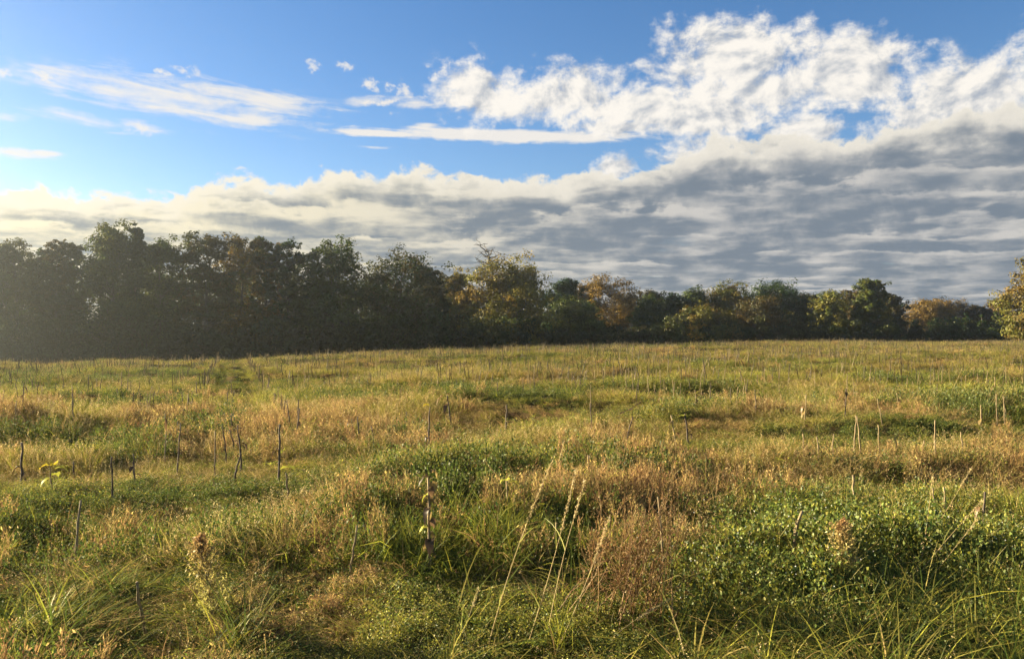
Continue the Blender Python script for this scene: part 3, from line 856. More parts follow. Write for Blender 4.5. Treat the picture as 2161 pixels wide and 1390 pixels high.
def build_field():
    rng = np.random.default_rng(21)
    F = field_points()
    x, y, s0 = F.T
    n = len(F)
    px = 1080.5 + x / np.maximum(y, 0.5) * F_PX
    z = ground(x, y)
    dry = np.interp(y, [3, 5.5, 6.5, 7.5, 9, 10.5, 12.5, 17, 20, 23, 29, 38, 60, 120], [0.0, 0.05, 0.18, 0.30, 0.54, 0.74, 0.80, 0.74, 0.46, 0.2, 0.22, 0.34, 0.44, 0.5])
    n1 = fbm(x * 0.5, y, 2.6, 40, 3); n2 = fbm(x, y, 1.3, 50, 2); n3 = fbm(x, y, 11, 60, 2)
    dry = dry + (n1 - 0.5) * np.interp(y, [4, 9], [0.9, 1.5]) + (n2 - 0.5) * 0.5 + (n3 - 0.5) * 0.7
    dry = dry - np.clip((px - 1500) / 300, 0, 1) * (y < 9.2) * 0.6        # lush green corner on the right
    dry = dry - np.clip((500 - px) / 500, 0, 1) * (y > 18) * 0.15
    cl = np.clip((fbm(x * 0.36, y, 1.8, 80, 3) - 0.43) / 0.13, 0, 1)
    hv = (0.52 + 0.95 * cl * cl * (3 - 2 * cl)) * rng.uniform(0.75, 1.25, n)
    hv = hv * np.interp(y, [20, 40], [1.0, 0.72])
    rr_ = x * ROW_N[0] + y * ROW_N[1]
    alley = (np.abs(rr_) < 1.0) & (y > 26)
    hv = np.where(alley, hv * 0.55, hv)
    dry = dry + (cl - 0.5) * 0.30 * (y > 8.5) - alley * 0.6
    dry = dry - 0.35 * ((px > 780) & (px < 1260) & (y > 6.3) & (y < 9.0))
    q = rng.random(n)
    isdry = q < np.clip(dry, 0.03, 0.95)
    lush = fbm(x, y, 2.2, 70, 2)
    bank = fbm(x * 0.45, y, 1.7, 130, 3) + np.interp(y, [5, 8, 16, 22, 34, 60], [-0.1, -0.02, 0.0, 0.04, 0.0, -0.06])
    isb = (bank > 0.60)
    isdry &= ~(isb & (rng.random(n) < 0.85))
    hv = np.where(isb, hv * 1.3, hv)
    rz = rng.random(n) * 6.283
    def scl(m_, k=1.0, zk=1.0):
        s = s0[m_] * k
        hz = hv[m_] * k * (1 + (s0[m_] - 1) * 0.12) * zk
        return np.stack([s, s, hz], 1)
    def P(m_): return np.stack([x[m_], y[m_], z[m_] - 0.02], 1)
    til = rng.normal(size=(n, 2)) * 0.12
    # dry grass
    dg = [grass_tuft(300 + i, 62, 0.15, 0.36, (C_STRAW, C_RUSTY, C_STRAW, C_BRN), 0.006, (0.1, 0.9), (0.2, 1.2), 3, 12, C_TAN, 0.45).mesh('dry_grass_model', (MAT_GRASS,)) for i in range(4)]
    dg += [grass_tuft(310 + i, 58, 0.15, 0.32, (C_RUSTY, C_RUSTY, C_BRN, C_STRAW), 0.006, (0.2, 1.0), (0.2, 1.2), 3, 14, C_RUSTY * 1.2, 0.45).mesh('dry_grass_model', (MAT_GRASS,)) for i in range(3)]
    dg += [twig_weed(320 + i, 9, 0.13, 0.30, (C_RUSTY, C_BRN, C_STRAW)).mesh('dry_grass_model', (MAT_GRASS,)) for i in range(2)]
    dg += [grass_tuft(330 + i, 58, 0.16, 0.34, (C_STRAW, C_OLV, C_LIME * 0.8), 0.006, (0.1, 0.8), (0.2, 1.0), 3, 10, C_TAN, 0.35).mesh('dry_grass_model', (MAT_GRASS,)) for i in range(3)]
    m_ = isdry
    red = fbm(x, y, 2.4, 90, 2)[m_] + 0.35 * (rng.random(m_.sum()) - 0.5) + np.where(y[m_] < 22, 0.02, -0.13)
    k = np.where(red > 0.56, rng.integers(4, 9, m_.sum()), np.where(red > 0.42, rng.integers(0, 5, m_.sum()), rng.integers(9, 12, m_.sum())))
    scatter('dry_grass', 'dry straw-brown and rusty grass covering the field', 'grass', P(m_), rz[m_], scl(m_), k, dg, til[m_])
    # green: leafy weeds and grass
    wd = [leafy_weed(400 + i, 20, 0.16, 0.25, (C_GRN, C_GRN, C_DGRN, C_LIME), 0.021, 20).mesh('weed_model', (MAT_WEED,)) for i in range(3)]
    wd += [leafy_weed(410 + i, 18, 0.16, 0.24, (C_OLV, C_LIME, C_GRN), 0.019, 20).mesh('weed_model', (MAT_WEED,)) for i in range(3)]
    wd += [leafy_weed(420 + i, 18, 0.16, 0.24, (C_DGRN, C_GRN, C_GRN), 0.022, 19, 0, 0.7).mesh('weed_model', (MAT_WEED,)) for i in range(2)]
    gg = [grass_tuft(430 + i, 46, 0.13, 0.32, (C_GRN, C_LIME, C_GRN), 0.008, (0.1, 0.7), (0.2, 1.3)).mesh('green_grass_model', (MAT_GRASS,)) for i in range(3)]
    gg += [grass_tuft(440 + i, 40, 0.13, 0.34, (C_LIME, C_OLV, C_STRAW), 0.007, (0.1, 0.7), (0.2, 1.2)).mesh('green_grass_model', (MAT_GRASS,)) for i in range(2)]
    isw = (~isdry) & (rng.random(n) < np.clip(0.62 + (lush - 0.5) * 1.4 - np.clip((y - 20) / 40, 0, 0.25), 0.1, 0.95))
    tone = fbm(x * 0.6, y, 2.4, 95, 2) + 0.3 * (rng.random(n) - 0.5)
    tone = tone + 0.14 * (y < 5.7) - 0.16 * ((y > 5.8) & (y < 8.6)) * np.clip((950 - px) / 300, 0, 1) - 0.06 * (y < 8)  # darker plant tones at the front and lower left stand in for shade
    isw |= isb & ~isdry
    tone = np.where(isb, tone - 0.05, tone)
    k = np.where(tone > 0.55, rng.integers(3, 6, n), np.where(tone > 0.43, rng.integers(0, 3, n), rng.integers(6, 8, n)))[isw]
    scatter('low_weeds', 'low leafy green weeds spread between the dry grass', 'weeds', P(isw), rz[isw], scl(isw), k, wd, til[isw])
    m_ = (~isdry) & ~isw
    k = np.where(tone > 0.5, rng.integers(2, 5, n), rng.integers(0, 3, n))[m_]
    scatter('green_grass', 'soft green grass tufts mixed through the field', 'grass', P(m_), rz[m_], scl(m_), k, gg, til[m_])

    # long arching grass along the near edge
    rng = np.random.default_rng(33)
    n = 1500
    yy = rng.uniform(3.6, 6.4, n); uu = rng.uniform(-0.8, 0.8, n); xx = uu * yy; pp = 1080.5 + uu * F_PX
    pr = np.interp(pp, [-200, 60, 350, 700, 1000, 1350, 1600, 1900, 2300], [0.22, 0.16, 0.06, 0.03, 0.05, 0.08, 0.5, 0.8, 0.8]) * np.interp(yy, [3.6, 4.8, 5.6, 6.4], [1, 1, 0.7, 0.25])
    kp = rng.random(n) < pr
    xx, yy = xx[kp], yy[kp]; n = len(xx)
    lg = [grass_tuft(500 + i, 26, 0.13, 0.56, (C_GRN, C_GRN, C_LIME * 0.8, C_DGRN, C_OLV * 0.8), 0.0105, (0.1, 0.9), (0.1, 1.4), 5, 0).mesh('long_grass_model', (MAT_GRASS,)) for i in range(3)]
    lg += [grass_tuft(510 + i, 30, 0.11, 0.58, (C_GRN, C_STRAW * 0.8, C_OLV, C_GRN), 0.008, (0.1, 0.7), (0.5, 1.5), 5, 5).mesh('long_grass_model', (MAT_GRASS,)) for i in range(2)]
    s = rng.uniform(0.65, 1.15, n)
    scatter('long_grass', 'long arching green grass along the near edge of the field', 'grass', np.stack([xx, yy, ground(xx, yy) - 0.02], 1), rng.random(n) * 6.283,
            np.stack([s, s, s * rng.uniform(0.75, 1.15, n)], 1), rng.choice(5, n, p=(0.26, 0.26, 0.22, 0.13, 0.13)), lg)

    # heap of white-flowered weeds on the right
    fw = [leafy_weed(600 + i, 26, 0.17, 0.46, (C_GRN, C_GRN * 1.25, C_DGRN * 1.2, C_LIME * 0.7), 0.033, 26, 3, 0.62, C_OLV, 0.011).mesh('flower_weed_model', (MAT_WEED,)) for i in range(3)]
    c = []
    for p, b0, cnt, w, d in ((1560, 1245, 30, 0.6, 0.4), (1500, 1290, 16, 0.45, 0.4), (1700, 1190, 34, 0.6, 0.5), (1830, 1170, 52, 0.7, 0.5), (1980, 1160, 52, 0.7, 0.5), (2120, 1160, 44, 0.7, 0.5), (1640, 1300, 16, 0.5, 0.4)):
        o = at(p, b0)
        c.append(np.stack([o[0] + rng.normal(size=cnt) * w * 0.6, o[1] + rng.normal(size=cnt) * d * 0.7], 1))
    c = np.concatenate(c); n = len(c)
    s = rng.uniform(0.55, 1.25, n)
    scatter('flowering_weeds', 'bushy green weeds dotted with tiny white flowers', 'weeds', np.stack([c[:, 0], c[:, 1], ground(*c.T) - 0.02], 1), rng.random(n) * 6.283,
            np.stack([s, s, s * rng.uniform(0.8, 1.15, n)], 1), rng.integers(0, 3, n), fw)
build_field()

# ------------------------------------------------------------------ cut stalks of the old crop
def stalk_mesh(seed, h, r, bend=0.05, mat=MAT_STALK, sides=6, fork=False):
    rng = np.random.default_rng(seed)
    k = 9; t = np.linspace(0, 1, k)
    a = rng.random() * 6.283
    b = bend * h
    pts = np.stack([np.cos(a) * b * t ** 2 + rng.normal(size=k) * r * 0.35, np.sin(a) * b * t ** 2 + rng.normal(size=k) * r * 0.35, t * h - 0.06], 1)
    rad = r * (1.25 - 0.5 * t) * (1 + 0.16 * np.where(np.arange(k) % 2 == 0, 1, -1))
    bf = Buf(); bf.put(*tube(pts, rad, sides), (0.3, 0.2, 0.1))
    for i in range(3):                                      # leaf scars and stubs
        j = rng.integers(2, k - 1); an = rng.random() * 6.283
        tip = pts[j] + np.array([math.cos(an), math.sin(an), 0.5]) * r * rng.uniform(2.2, 4)
        bf.put(*tube(np.array([pts[j], (pts[j] + tip) / 2, tip]), (r * 0.4, r * 0.3, r * 0.12), 4, False), (0.3, 0.2, 0.1))
    if fork:
        tip = pts[5] + np.array([-0.09, 0.02, 0.15])
        bf.put(*tube(np.array([pts[5], (pts[5] + tip) / 2 + np.array([-0.02, 0, -0.02]), tip]), (r * 0.7, r * 0.6, r * 0.35), 6), (0.3, 0.2, 0.1))
    return bf.mesh('stalk', (mat,), True)

def big_leaf(L, W, droop, col, seed, curl=0.3):
    """a broad leaf from its stalk end at the origin, pointing along +x, hanging"""
    rng = np.random.default_rng(seed); k = 7; t = np.linspace(0, 1, k)
    cx = L * t * (1 - 0.45 * droop * t); cz = L * (0.25 * t - droop * t ** 2)
    w = W * np.sin(np.clip(t * 0.94 + 0.05, 0, 1) * np.pi) ** 0.8 * 0.5 * rng.uniform(0.85, 1.15, k)
    mid = np.stack([cx, np.zeros(k), cz], 1)
    up = curl * w
    A = mid + np.stack([np.zeros(k), w, up + rng.normal(size=k) * 0.012], 1); B = mid + np.stack([np.zeros(k), -w, up + rng.normal(size=k) * 0.012], 1)
    V = np.stack([A, mid, B], 1).reshape(-1, 3); i = np.arange(k - 1) * 3
    Q = np.concatenate([np.stack([i, i + 3, i + 4, i + 1], 1), np.stack([i + 1, i + 4, i + 5, i + 2], 1)])
    bf = Buf(); bf.put(V, Q, np.asarray(col)[None] * rng.uniform(0.8, 1.2, (len(V), 1)))
    return bf.mesh('leaf', (MAT_PLANT,), True)

PALE_MESH = [stalk_mesh(700 + i, 0.75, 0.0105, 0.02 + 0.015 * (i % 3), MAT_STALK) for i in range(5)]
DARK_MESH = [stalk_mesh(720 + i, 0.75, 0.0115, 0.02 + 0.015 * (i % 3), MAT_STALK_DARK) for i in range(5)]
LEAF_BRN = (0.14, 0.085, 0.04); LEAF_OLD = (0.26, 0.19, 0.07); LEAF_DK = (0.05, 0.035, 0.022); LEAF_YEL = (0.55, 0.43, 0.03); LEAF_YG = (0.33, 0.33, 0.05)

def place_stalk(label, bx, by, tx, ty, dark=False, thick=1.0, leaf=(), seed=0, group=None, fork=False, name='crop_stalk'):
    """bx,by: where it leaves the weeds in the picture; tx,ty: its tip"""
    p = at(bx, by + 0.30 * F_PX * 0.35 / 8)
    y = p[1]
    tip = np.array([(tx - 1080.5) / F_PX * y, y + 0.03, EYE - (ty - HOR) / F_PX * y])
    d = tip - p; h = np.linalg.norm(d)
    me = (stalk_mesh(900 + seed, 0.75, 0.0135, 0.05, MAT_STALK_DARK if dark else MAT_STALK, fork=fork) if fork else (DARK_MESH if dark else PALE_MESH)[seed % 5])
    e = bpy.data.objects.new(name, None); COL.objects.link(e); e.location = p; e.empty_display_size = 0.1
    o = link('stem', me, e)
    o.scale = (thick, thick, h / 0.75)
    o.rotation_euler = (-math.atan2(d[1], d[2]), math.atan2(d[0], d[2]), seed * 1.3)
    for i, (f, an, L, W, dr, col) in enumerate(leaf):
        lm = big_leaf(L, W, dr, col, seed * 10 + i)
        lo = link('leaf', lm, e)
        lo.location = d * f; lo.rotation_euler = (0, 0, R(an))
    return tag(e, label, 'plant stalk', group)

S = place_stalk
S('pale leaning stalk standing alone at left, in the rusty grass', 157, 1172, 173, 1044, seed=1, thick=1.15)
S('thin dark upright stalk a little right of the pale leaning one at left', 240, 1050, 244, 954, True, seed=2)
S('short dark stump with withered leaves by the left edge', 44, 988, 42, 922, True, 1.6, ((0.5, 200, 0.16, 0.07, 0.9, LEAF_DK), (0.3, 20, 0.16, 0.07, 1.0, LEAF_DK), (0.4, 100, 0.14, 0.06, 1.0, LEAF_DK)), 3)
S('slanting dark stalk in the brown grass left of a pale upright one', 374, 968, 392, 880, True, seed=4)
S('pale upright stalk in the brown grass between two dark ones', 453, 990, 454, 900, seed=5)
S('dark stalk with a ragged withered leaf near its top', 511, 976, 509, 886, True, 1.2, ((0.85, 190, 0.18, 0.06, 0.5, LEAF_DK), (0.6, 350, 0.15, 0.06, 1.0, LEAF_DK)), 6)
S('tallest dark stalk of the left half, with a hanging leaf', 590, 1016, 592, 882, True, 1.2, ((0.55, 180, 0.2, 0.08, 0.9, LEAF_DK), (0.45, 20, 0.16, 0.06, 1.1, LEAF_DK)), 7)
S('short leaning stalk right of the tallest dark stalk', 610, 1058, 624, 988, True, seed=8)
S('pale leaning stalk left of the withered leafy plant', 738, 1222, 756, 1098, seed=9)
S('bare tobacco-like plant with curled withered leaves in the middle foreground', 906, 1216, 908, 990, False, 1.1,
  tuple((0.25 + 0.74 * i / 13, (i * 137) % 360, 0.08 + 0.07 * ((i * 7) % 5) / 4, 0.04 + 0.02 * (i % 3), 0.7 + 0.15 * (i % 4), (LEAF_BRN, LEAF_OLD, LEAF_DK, LEAF_OLD, LEAF_YG)[i % 5]) for i in range(14)), 10, name='withered_plant')
S('smaller plant with yellowed top leaves behind the long grass stems', 1074, 1122, 1076, 1008, False, 1.2,
  ((0.95, 200, 0.13, 0.08, 0.4, LEAF_YG), (0.9, 30, 0.16, 0.08, 0.6, LEAF_YG), (0.4, 15, 0.16, 0.09, 0.7, LEAF_YEL), (0.25, 200, 0.16, 0.09, 0.7, LEAF_YG)), 11, name='withered_plant')
S('low plant with one bright yellow leaf, beside the long grass stems', 1122, 1130, 1122, 1080, False, 0.8, ((0.9, 200, 0.13, 0.10, 0.3, LEAF_YEL), (0.95, 10, 0.10, 0.07, 0.2, LEAF_YEL), (0.6, 280, 0.10, 0.07, 0.6, LEAF_YG)), 12, name='yellow_leaf_plant')
S('short pale stub below the bright yellow leaf', 1165, 1182, 1163, 1095, seed=13)
S('pale upright stalk behind the rust-brown bush', 1238, 1048, 1241, 952, seed=14, thick=1.2)
S('thin pale stalk touching another one behind the rust-brown bush', 1248, 1030, 1249, 956, seed=15)
S('long pale stalk right of the rust-brown bush', 1405, 1250, 1422, 1032, seed=16, thick=0.9)
S('thick pale stalk standing up before the dark trench', 1803, 1080, 1806, 990, seed=17, thick=1.3)
S('pale forked stalk with a dark curled leaf, left of the feathery plant', 1668, 1210, 1674, 1062, seed=18, thick=1.15, fork=True, leaf=((0.35, 5, 0.30, 0.13, 0.75, LEAF_DK), (0.3, 340, 0.2, 0.1, 1.0, LEAF_DK)))
S('left one of two pale stalks in the flowering weeds', 1974, 1100, 1972, 1022, seed=19)
S('right one of two pale stalks in the flowering weeds', 1998, 1100, 2001, 1018, seed=20)
S('brown-topped stalk at the right end of the flowering weeds', 2074, 1130, 2072, 1022, True, 1.1, seed=21, leaf=((0.7, 200, 0.16, 0.05, 1.1, LEAF_BRN),))
for i, (bx, by, tx, ty, txt) in enumerate(((1699, 968, 1698, 908, 'first'), (1729, 976, 1730, 914, 'second'), (1754, 974, 1755, 906, 'third'), (1800, 938, 1807, 868, 'fourth'), (1815, 938, 1814, 872, 'fifth'),
        (1857, 952, 1856, 888, 'sixth'), (1893, 954, 1894, 918, 'seventh'), (1942, 966, 1943, 922, 'eighth'), (1972, 968, 1973, 924, 'ninth'), (2033, 966, 2035, 904, 'tenth'), (2105, 876, 2106, 824, 'eleventh'), (2120, 876, 2121, 828, 'twelfth'))):
    S('%s from the left in the row of pale stalks on the right' % txt, bx, by, tx, ty, seed=30 + i, thick=1.15, group='row of pale stalks on the right')
S('grey stump with a pale round leaf, left of the row of stalks', 1452, 924, 1453, 866, True, 1.6, ((0.85, 180, 0.2, 0.14, 0.3, LEAF_YG), (0.4, 30, 0.15, 0.07, 1.0, LEAF_DK)), 45)
S('dark stalk bent over to the left with a fallen top', 1320, 922, 1308, 872, True, 1.2, ((0.98, 20, 0.4, 0.06, -0.3, LEAF_DK),), 46)
S('dark slanting stump in the green band at the middle', 1068, 892, 1086, 848, True, 1.8, ((0.5, 200, 0.2, 0.1, 1.0, LEAF_DK), (0.5, 0, 0.2, 0.1, 1.1, LEAF_BRN)), 47)
S('dark upright stalk under a yellow tip in the middle of the field', 905, 936, 904, 850, True, 1.2, ((0.95, 150, 0.12, 0.08, 0.3, LEAF_YEL), (0.3, 200, 0.14, 0.07, 1.1, LEAF_DK)), 48)
S('brown bushy stalk with drooping leaves right of the yellow-tipped one', 955, 880, 940, 828, True, 1.4, ((0.9, 190, 0.35, 0.1, 0.8, LEAF_BRN), (0.95, 10, 0.35, 0.1, 0.9, LEAF_BRN), (0.7, 250, 0.3, 0.1, 1.0, LEAF_BRN)), 49)
S('yellow-green leafy plant in the rusty grass near the left edge', 112, 1030, 112, 975, False, 0.8, ((0.9, 200, 0.2, 0.09, 0.4, LEAF_YEL), (0.8, 20, 0.22, 0.1, 0.5, LEAF_YG), (0.6, 100, 0.2, 0.1, 0.5, LEAF_YG), (0.95, 300, 0.2, 0.09, 0.2, LEAF_YEL), (0.5, 230, 0.22, 0.1, 0.7, LEAF_YG)), 50, name='yellow_leaf_plant')
S('single yellow leaf on a short stem above the middle brown band', 884, 985, 884, 964, False, 0.7, ((0.95, 10, 0.16, 0.09, 0.2, LEAF_YEL), (0.9, 190, 0.10, 0.07, 0.3, LEAF_YEL)), 51, name='yellow_leaf_plant')
S('long fallen stalk leaning right across the weeds at lower left', 312, 1335, 400, 1178, False, 1.1, (), 52)
S('tall green shoot of grass beside the tallest dark stalk', 588, 1010, 590, 950, False, 0.6, ((0.6, 160, 0.3, 0.03, 0.2, LEAF_YG), (0.5, 20, 0.3, 0.03, 0.2, LEAF_YG), (0.9, 90, 0.25, 0.03, 0.1, LEAF_YG), (0.7, 260, 0.3, 0.03, 0.2, LEAF_YG)), 53, name='green_shoot')

SHRIVEL = [big_leaf(0.13 + 0.03 * i, 0.05, 0.9 + 0.1 * i, (LEAF_BRN, LEAF_DK, LEAF_OLD, LEAF_BRN)[i], 840 + i, 0.6) for i in range(4)]
def crop_rows():
    rng = np.random.default_rng(61)
    pts = []
    for k in range(-110, 140):
        t = np.arange(4, 135, 0.5)
        t = t + rng.normal(size=len(t)) * 0.12
        o = k * 1.15 + rng.normal(size=len(t)) * 0.06
        P = o[:, None] * ROW_N + t[:, None] * ROW_D
        pts.append(P)
    P = np.concatenate(pts)
    x, y = P.T
    u = x / np.maximum(y, 1)
    keep = (y > 9.5) & (np.abs(u) < 0.8) & (y < np.interp(u, _u, _CD) + 2)
    P = P[keep]; x, y = P.T; u = x / y
    pr = np.interp(y, [9, 12, 16, 22, 32, 60], [0.10, 0.16, 0.30, 0.50, 0.66, 0.75])
    pr = pr * np.clip(3.2 * (fbm(x, y, 5, 66, 3) - 0.28), 0.08, 1.15) * np.where((u > -0.1) & (y < 20), 0.45, 1.0)
    # the alley between the rows on the left
    r = x * ROW_N[0] + y * ROW_N[1]
    pr = np.where((r > -0.8) & (r < 1.0) & (y > 26), 0.05, pr)
    pr = np.where((np.abs(r + 1.15) < 0.25) | (np.abs(r - 1.15) < 0.25), np.where(y > 30, 0.95, pr), pr)
    pr = np.where((u < -0.12) & (y > 24), np.maximum(pr, 0.55 * (pr > 0.051)), pr)
    P = P[rng.random(len(P)) < pr]
    o = np.argsort(P[:, 1] + rng.normal(size=len(P)) * 0.5)
    P = P[o]
    near, far = P[:250], P[250:]
    for i, (x, y) in enumerate(near):
        dark = rng.random() < (0.7 if x < 1 else 0.3)  # dark tone mostly at left, standing in for stalks against the sun
        z = float(ground(x, y))
        ob = link('crop_stalk', (DARK_MESH if dark else PALE_MESH)[rng.integers(0, 5)])
        hh = rng.uniform(0.55, 1.15)
        ob.location = (x, y, z); ob.scale = (1.1, 1.1, hh); 
        tl = rng.normal() * 0.08; ob.rotation_euler = (rng.normal() * 0.06, tl, rng.random() * 6.28)
        if i < 110 and i % 3 == 0:
            for j in range(2 + i % 2):
                lo = link('leaf', SHRIVEL[(i + j) % 4], ob)
                lo.location = (0, 0, (0.35 + 0.22 * j) * 0.75); lo.rotation_euler = (0, 0, rng.random() * 6.28)
        third = ('left' if x / y < -0.22 else 'middle' if x / y < 0.22 else 'right')
        band = ('russet grass' if y < 17 else 'fading russet grass' if y < 20.5 else 'green band')
        tag(ob, ('short ' if hh < 0.68 else 'tall ' if hh > 0.88 else 'middling ') + ('dark weathered' if dark else 'pale dry') + ' stalk, ' + ('leaning left' if tl < -0.07 else 'leaning right' if tl > 0.07 else 'upright') + ', in the ' + band + ' of the ' + third + ' third', 'plant stalk', 'scattered crop stalks in rows')
    b = Buf()
    z = ground(far[:, 0], far[:, 1])
    for (x, y), zz in zip(far, z):
        h = rng.uniform(0.38, 0.80); r = 0.016
        dx, dy = rng.normal(size=2) * 0.10
        c = np.array((0.21, 0.16, 0.07)) if rng.random() < 0.35 else np.array((0.055, 0.042, 0.022))
        V, Q = tube(np.array([(x, y, zz - 0.05), (x + dx * 0.6, y + dy * 0.5, zz + h * 0.55), (x + dx, y + dy, zz + h)]), (r, r * 0.9, r * 0.7), 4, False)
        b.put(V, Q, c)
    tag(link('far_stalks', b.mesh('far_stalks', (MAT_PLANT,))), 'hundreds of thin stalks standing in the far rows of the field', 'stalks', None, 'stuff')
crop_rows()

# ------------------------------------------------------------------ single plants in the foreground
def feathery_plant(label, px, base_y, top_y, wpx, seed, lean=0.0, top_col=(0.30, 0.18, 0.08), low_col=(0.34, 0.33, 0.09)):
    rng = np.random.default_rng(seed)
    p = at(px, base_y + 30); y = p[1]
    h = EYE - (top_y - HOR) / F_PX * y - p[2]; w = wpx / F_PX * y * 0.5
    e = bpy.data.objects.new('feathery_plant', None); COL.objects.link(e); e.location = p
    k = 8; t = np.linspace(0, 1, k)
    st = np.stack([lean * h * t ** 1.5, 0 * t, t * h * 0.98 - 0.04], 1)
    b = Buf(); b.put(*tube(st, 0.009 * (1.1 - 0.8 * t), 6), (0.3, 0.2, 0.1)); link('stem', b.mesh('stem', (MAT_STALK,), True), e)
    b = Buf(); c = Buf()
    for i in range(64):
        f = 0.12 + 0.88 * (i / 63)
        a = np.array([np.interp(f, t, st[:, j]) for j in range(3)])
        an = i * 2.4 + rng.normal() * 0.3
        ln = w * (0.55 + 0.75 * math.sin(min(1, f * 1.05) * math.pi) ** 0.7) * rng.uniform(0.6, 1.1) * (1.0 if f < 0.85 else 0.5)
        tip = a + np.array([math.cos(an) * ln * 0.75, math.sin(an) * ln * 0.75, ln * 0.85])
        b.put(*tube(limb(a, tip, rng, 4, 0.05), np.linspace(0.0035, 0.0015, 4), 4, False), (0.3, 0.2, 0.1))
        n = 30
        q = a + (tip - a) * rng.uniform(0.15, 1.05, (n, 1)) + rng.normal(size=(n, 3)) * 0.012
        col = np.asarray(low_col) * (1 - f ** 1.5) + np.asarray(top_col) * f ** 1.5
        lv, lq = leaves(q, 0.030 * rng.uniform(0.5, 1.3, n), rng, 0.34, 0.6)
        c.put(lv, lq, rep(col * rng.uniform(0.6, 1.4, (n, 1)), 4))
    link('branches', b.mesh('branches', (MAT_STALK,), True), e); link('foliage', c.mesh('foliage', (MAT_PLANT,)), e)
    return tag(e, label, 'weed')
feathery_plant('upright feathery weed with a brown tip in the green corner at right', 1776, 1235, 1088, 74, 41)
feathery_plant('tall feathery weed leaning left at lower left, brown at its tip', 452, 1310, 1122, 84, 42, -0.16)

def rusty_bush(label, px, base_y, top_y, wpx, seed):
    rng = np.random.default_rng(seed)
    p = at(px, base_y); y = p[1]
    h = EYE - (top_y - HOR) / F_PX * y - p[2]; w = wpx / F_PX * y * 0.5
    e = bpy.data.objects.new('dry_bush', None); COL.objects.link(e); e.location = p
    b = Buf(); c = Buf(); cols = (np.array((0.27, 0.15, 0.06)), np.array((0.18, 0.10, 0.042)), np.array((0.34, 0.23, 0.10)))
    for i in range(42):
        a0 = rng.normal(size=3) * np.array([w * 0.6, w * 0.4, 0]); a0[2] = -0.03
        an = rng.random() * 6.283; ln = w * rng.uniform(0.1, 1.0)
        hh = h * rng.uniform(0.45, 1.08)
        tip = np.array([a0[0] * 0.6 + math.cos(an) * ln * 0.75 + 0.22 * h, math.sin(an) * ln * 0.6, hh])
        pl = limb(a0, tip, rng, 6, 0.05)
        b.put(*tube(pl, np.linspace(0.0036, 0.0013, 6), 4, False), cols[i % 3])
        for j in range(15):
            f = rng.uniform(0.25, 0.98); s0_ = pl[0] + (pl[-1] - pl[0]) * f
            tp = s0_ + np.array([rng.normal() * 0.065, rng.normal() * 0.065, rng.uniform(0.03, 0.13)])
            b.put(*tube(np.array([s0_, (s0_ + tp) / 2 + rng.normal(size=3) * 0.008, tp]), (0.002, 0.0016, 0.001), 3, False), cols[j % 3])
            n = 4
            q = s0_ + (tp - s0_) * rng.uniform(0.3, 1.1, (n, 1)) + rng.normal(size=(n, 3)) * 0.007
            lv, lq = leaves(q, 0.012 * rng.uniform(0.6, 1.5, n), rng, 0.55, 0.3)
            c.put(lv, lq, rep(pick(rng, n, cols), 4))
    link('stems', b.mesh('stems', (MAT_PLANT,)), e); link('seed_heads', c.mesh('seed_heads', (MAT_PLANT,)), e)
    return tag(e, label, 'bush')
rusty_bush('rust-brown wiry dry bush in the foreground right of the middle', 1296, 1335, 1035, 200, 51)

def seed_grass(label, base, tip, bow, seed, depth, head=0.35, col=(0.46, 0.36, 0.17), r=0.0032, drop=0.0):
    """tall flowering stem of grass; base and tip are picture points at that depth"""
    rng = np.random.default_rng(seed)
    def wp(px, py, d): return np.array([(px - 1080.5) / F_PX * d, d, EYE - (py - HOR) / F_PX * d])
    b0 = wp(*base, depth); t0 = wp(*tip, depth + 0.3)
    gz = float(ground(b0[0], b0[1]))
    dv = (t0 - b0) / np.linalg.norm(t0 - b0)
    if b0[2] > gz and not drop:
        b0 = b0 - dv * min((b0[2] - gz) / max(dv[2], 0.25), 1.0)
    b0[2] = gz - 0.02
    k = 12; t = np.linspace(0, 1, k)[:, None]
    pts = b0 * (1 - t) + t0 * t + np.array([bow, 0, abs(bow) * 0.5 + drop]) * np.sin(t * np.pi) ** 1.0
    e = bpy.data.objects.new('flowering_grass', None); COL.objects.link(e); e.location = b0
    pts = pts - b0
    bf = Buf(); bf.put(*tube(pts, r * (1.15 - 0.75 * t[:, 0]), 5, False), np.asarray(col)); link('stem', bf.mesh('stem', (MAT_PLANT,), True), e)
    n = int(150 * head / 0.35)
    f = 1 - head * rng.random(n)
    q = np.stack([np.interp(f, t[:, 0], pts[:, j]) for j in range(3)], 1) + rng.normal(size=(n, 3)) * 0.006
    ax = np.tile((pts[-1] - pts[-3]) / np.linalg.norm(pts[-1] - pts[-3]) * 3, (n, 1))
    lv, lq = leaves(q, 0.016 * rng.uniform(0.6, 1.3, n), rng, 0.35, 0.0, ax)
    bf = Buf(); bf.put(lv, lq, rep(np.asarray(col) * rng.uniform(0.7, 1.25, (n, 1)), 4)); link('seed_head', bf.mesh('seed_head', (MAT_PLANT,)), e)
    for i in range(2):
        f = 0.25 + 0.3 * i
        a = np.array([np.interp(f, t[:, 0], pts[:, j]) for j in range(3)])
        V, Q, m_ = blades(a[None], np.array([rng.random() * 6.28]), np.array([0.25]), np.array([0.5]), np.array([0.6]), np.array([0.008]), rng, 4)
        bl = Buf(); bl.put(V, Q, np.asarray(col) * np.array((0.75, 0.95, 0.5)))
        link('blade', bl.mesh('blade', (MAT_PLANT,)), e)
    return tag(e, label, 'grass stem', 'tall flowering grass stems', 'thing')
G = seed_grass
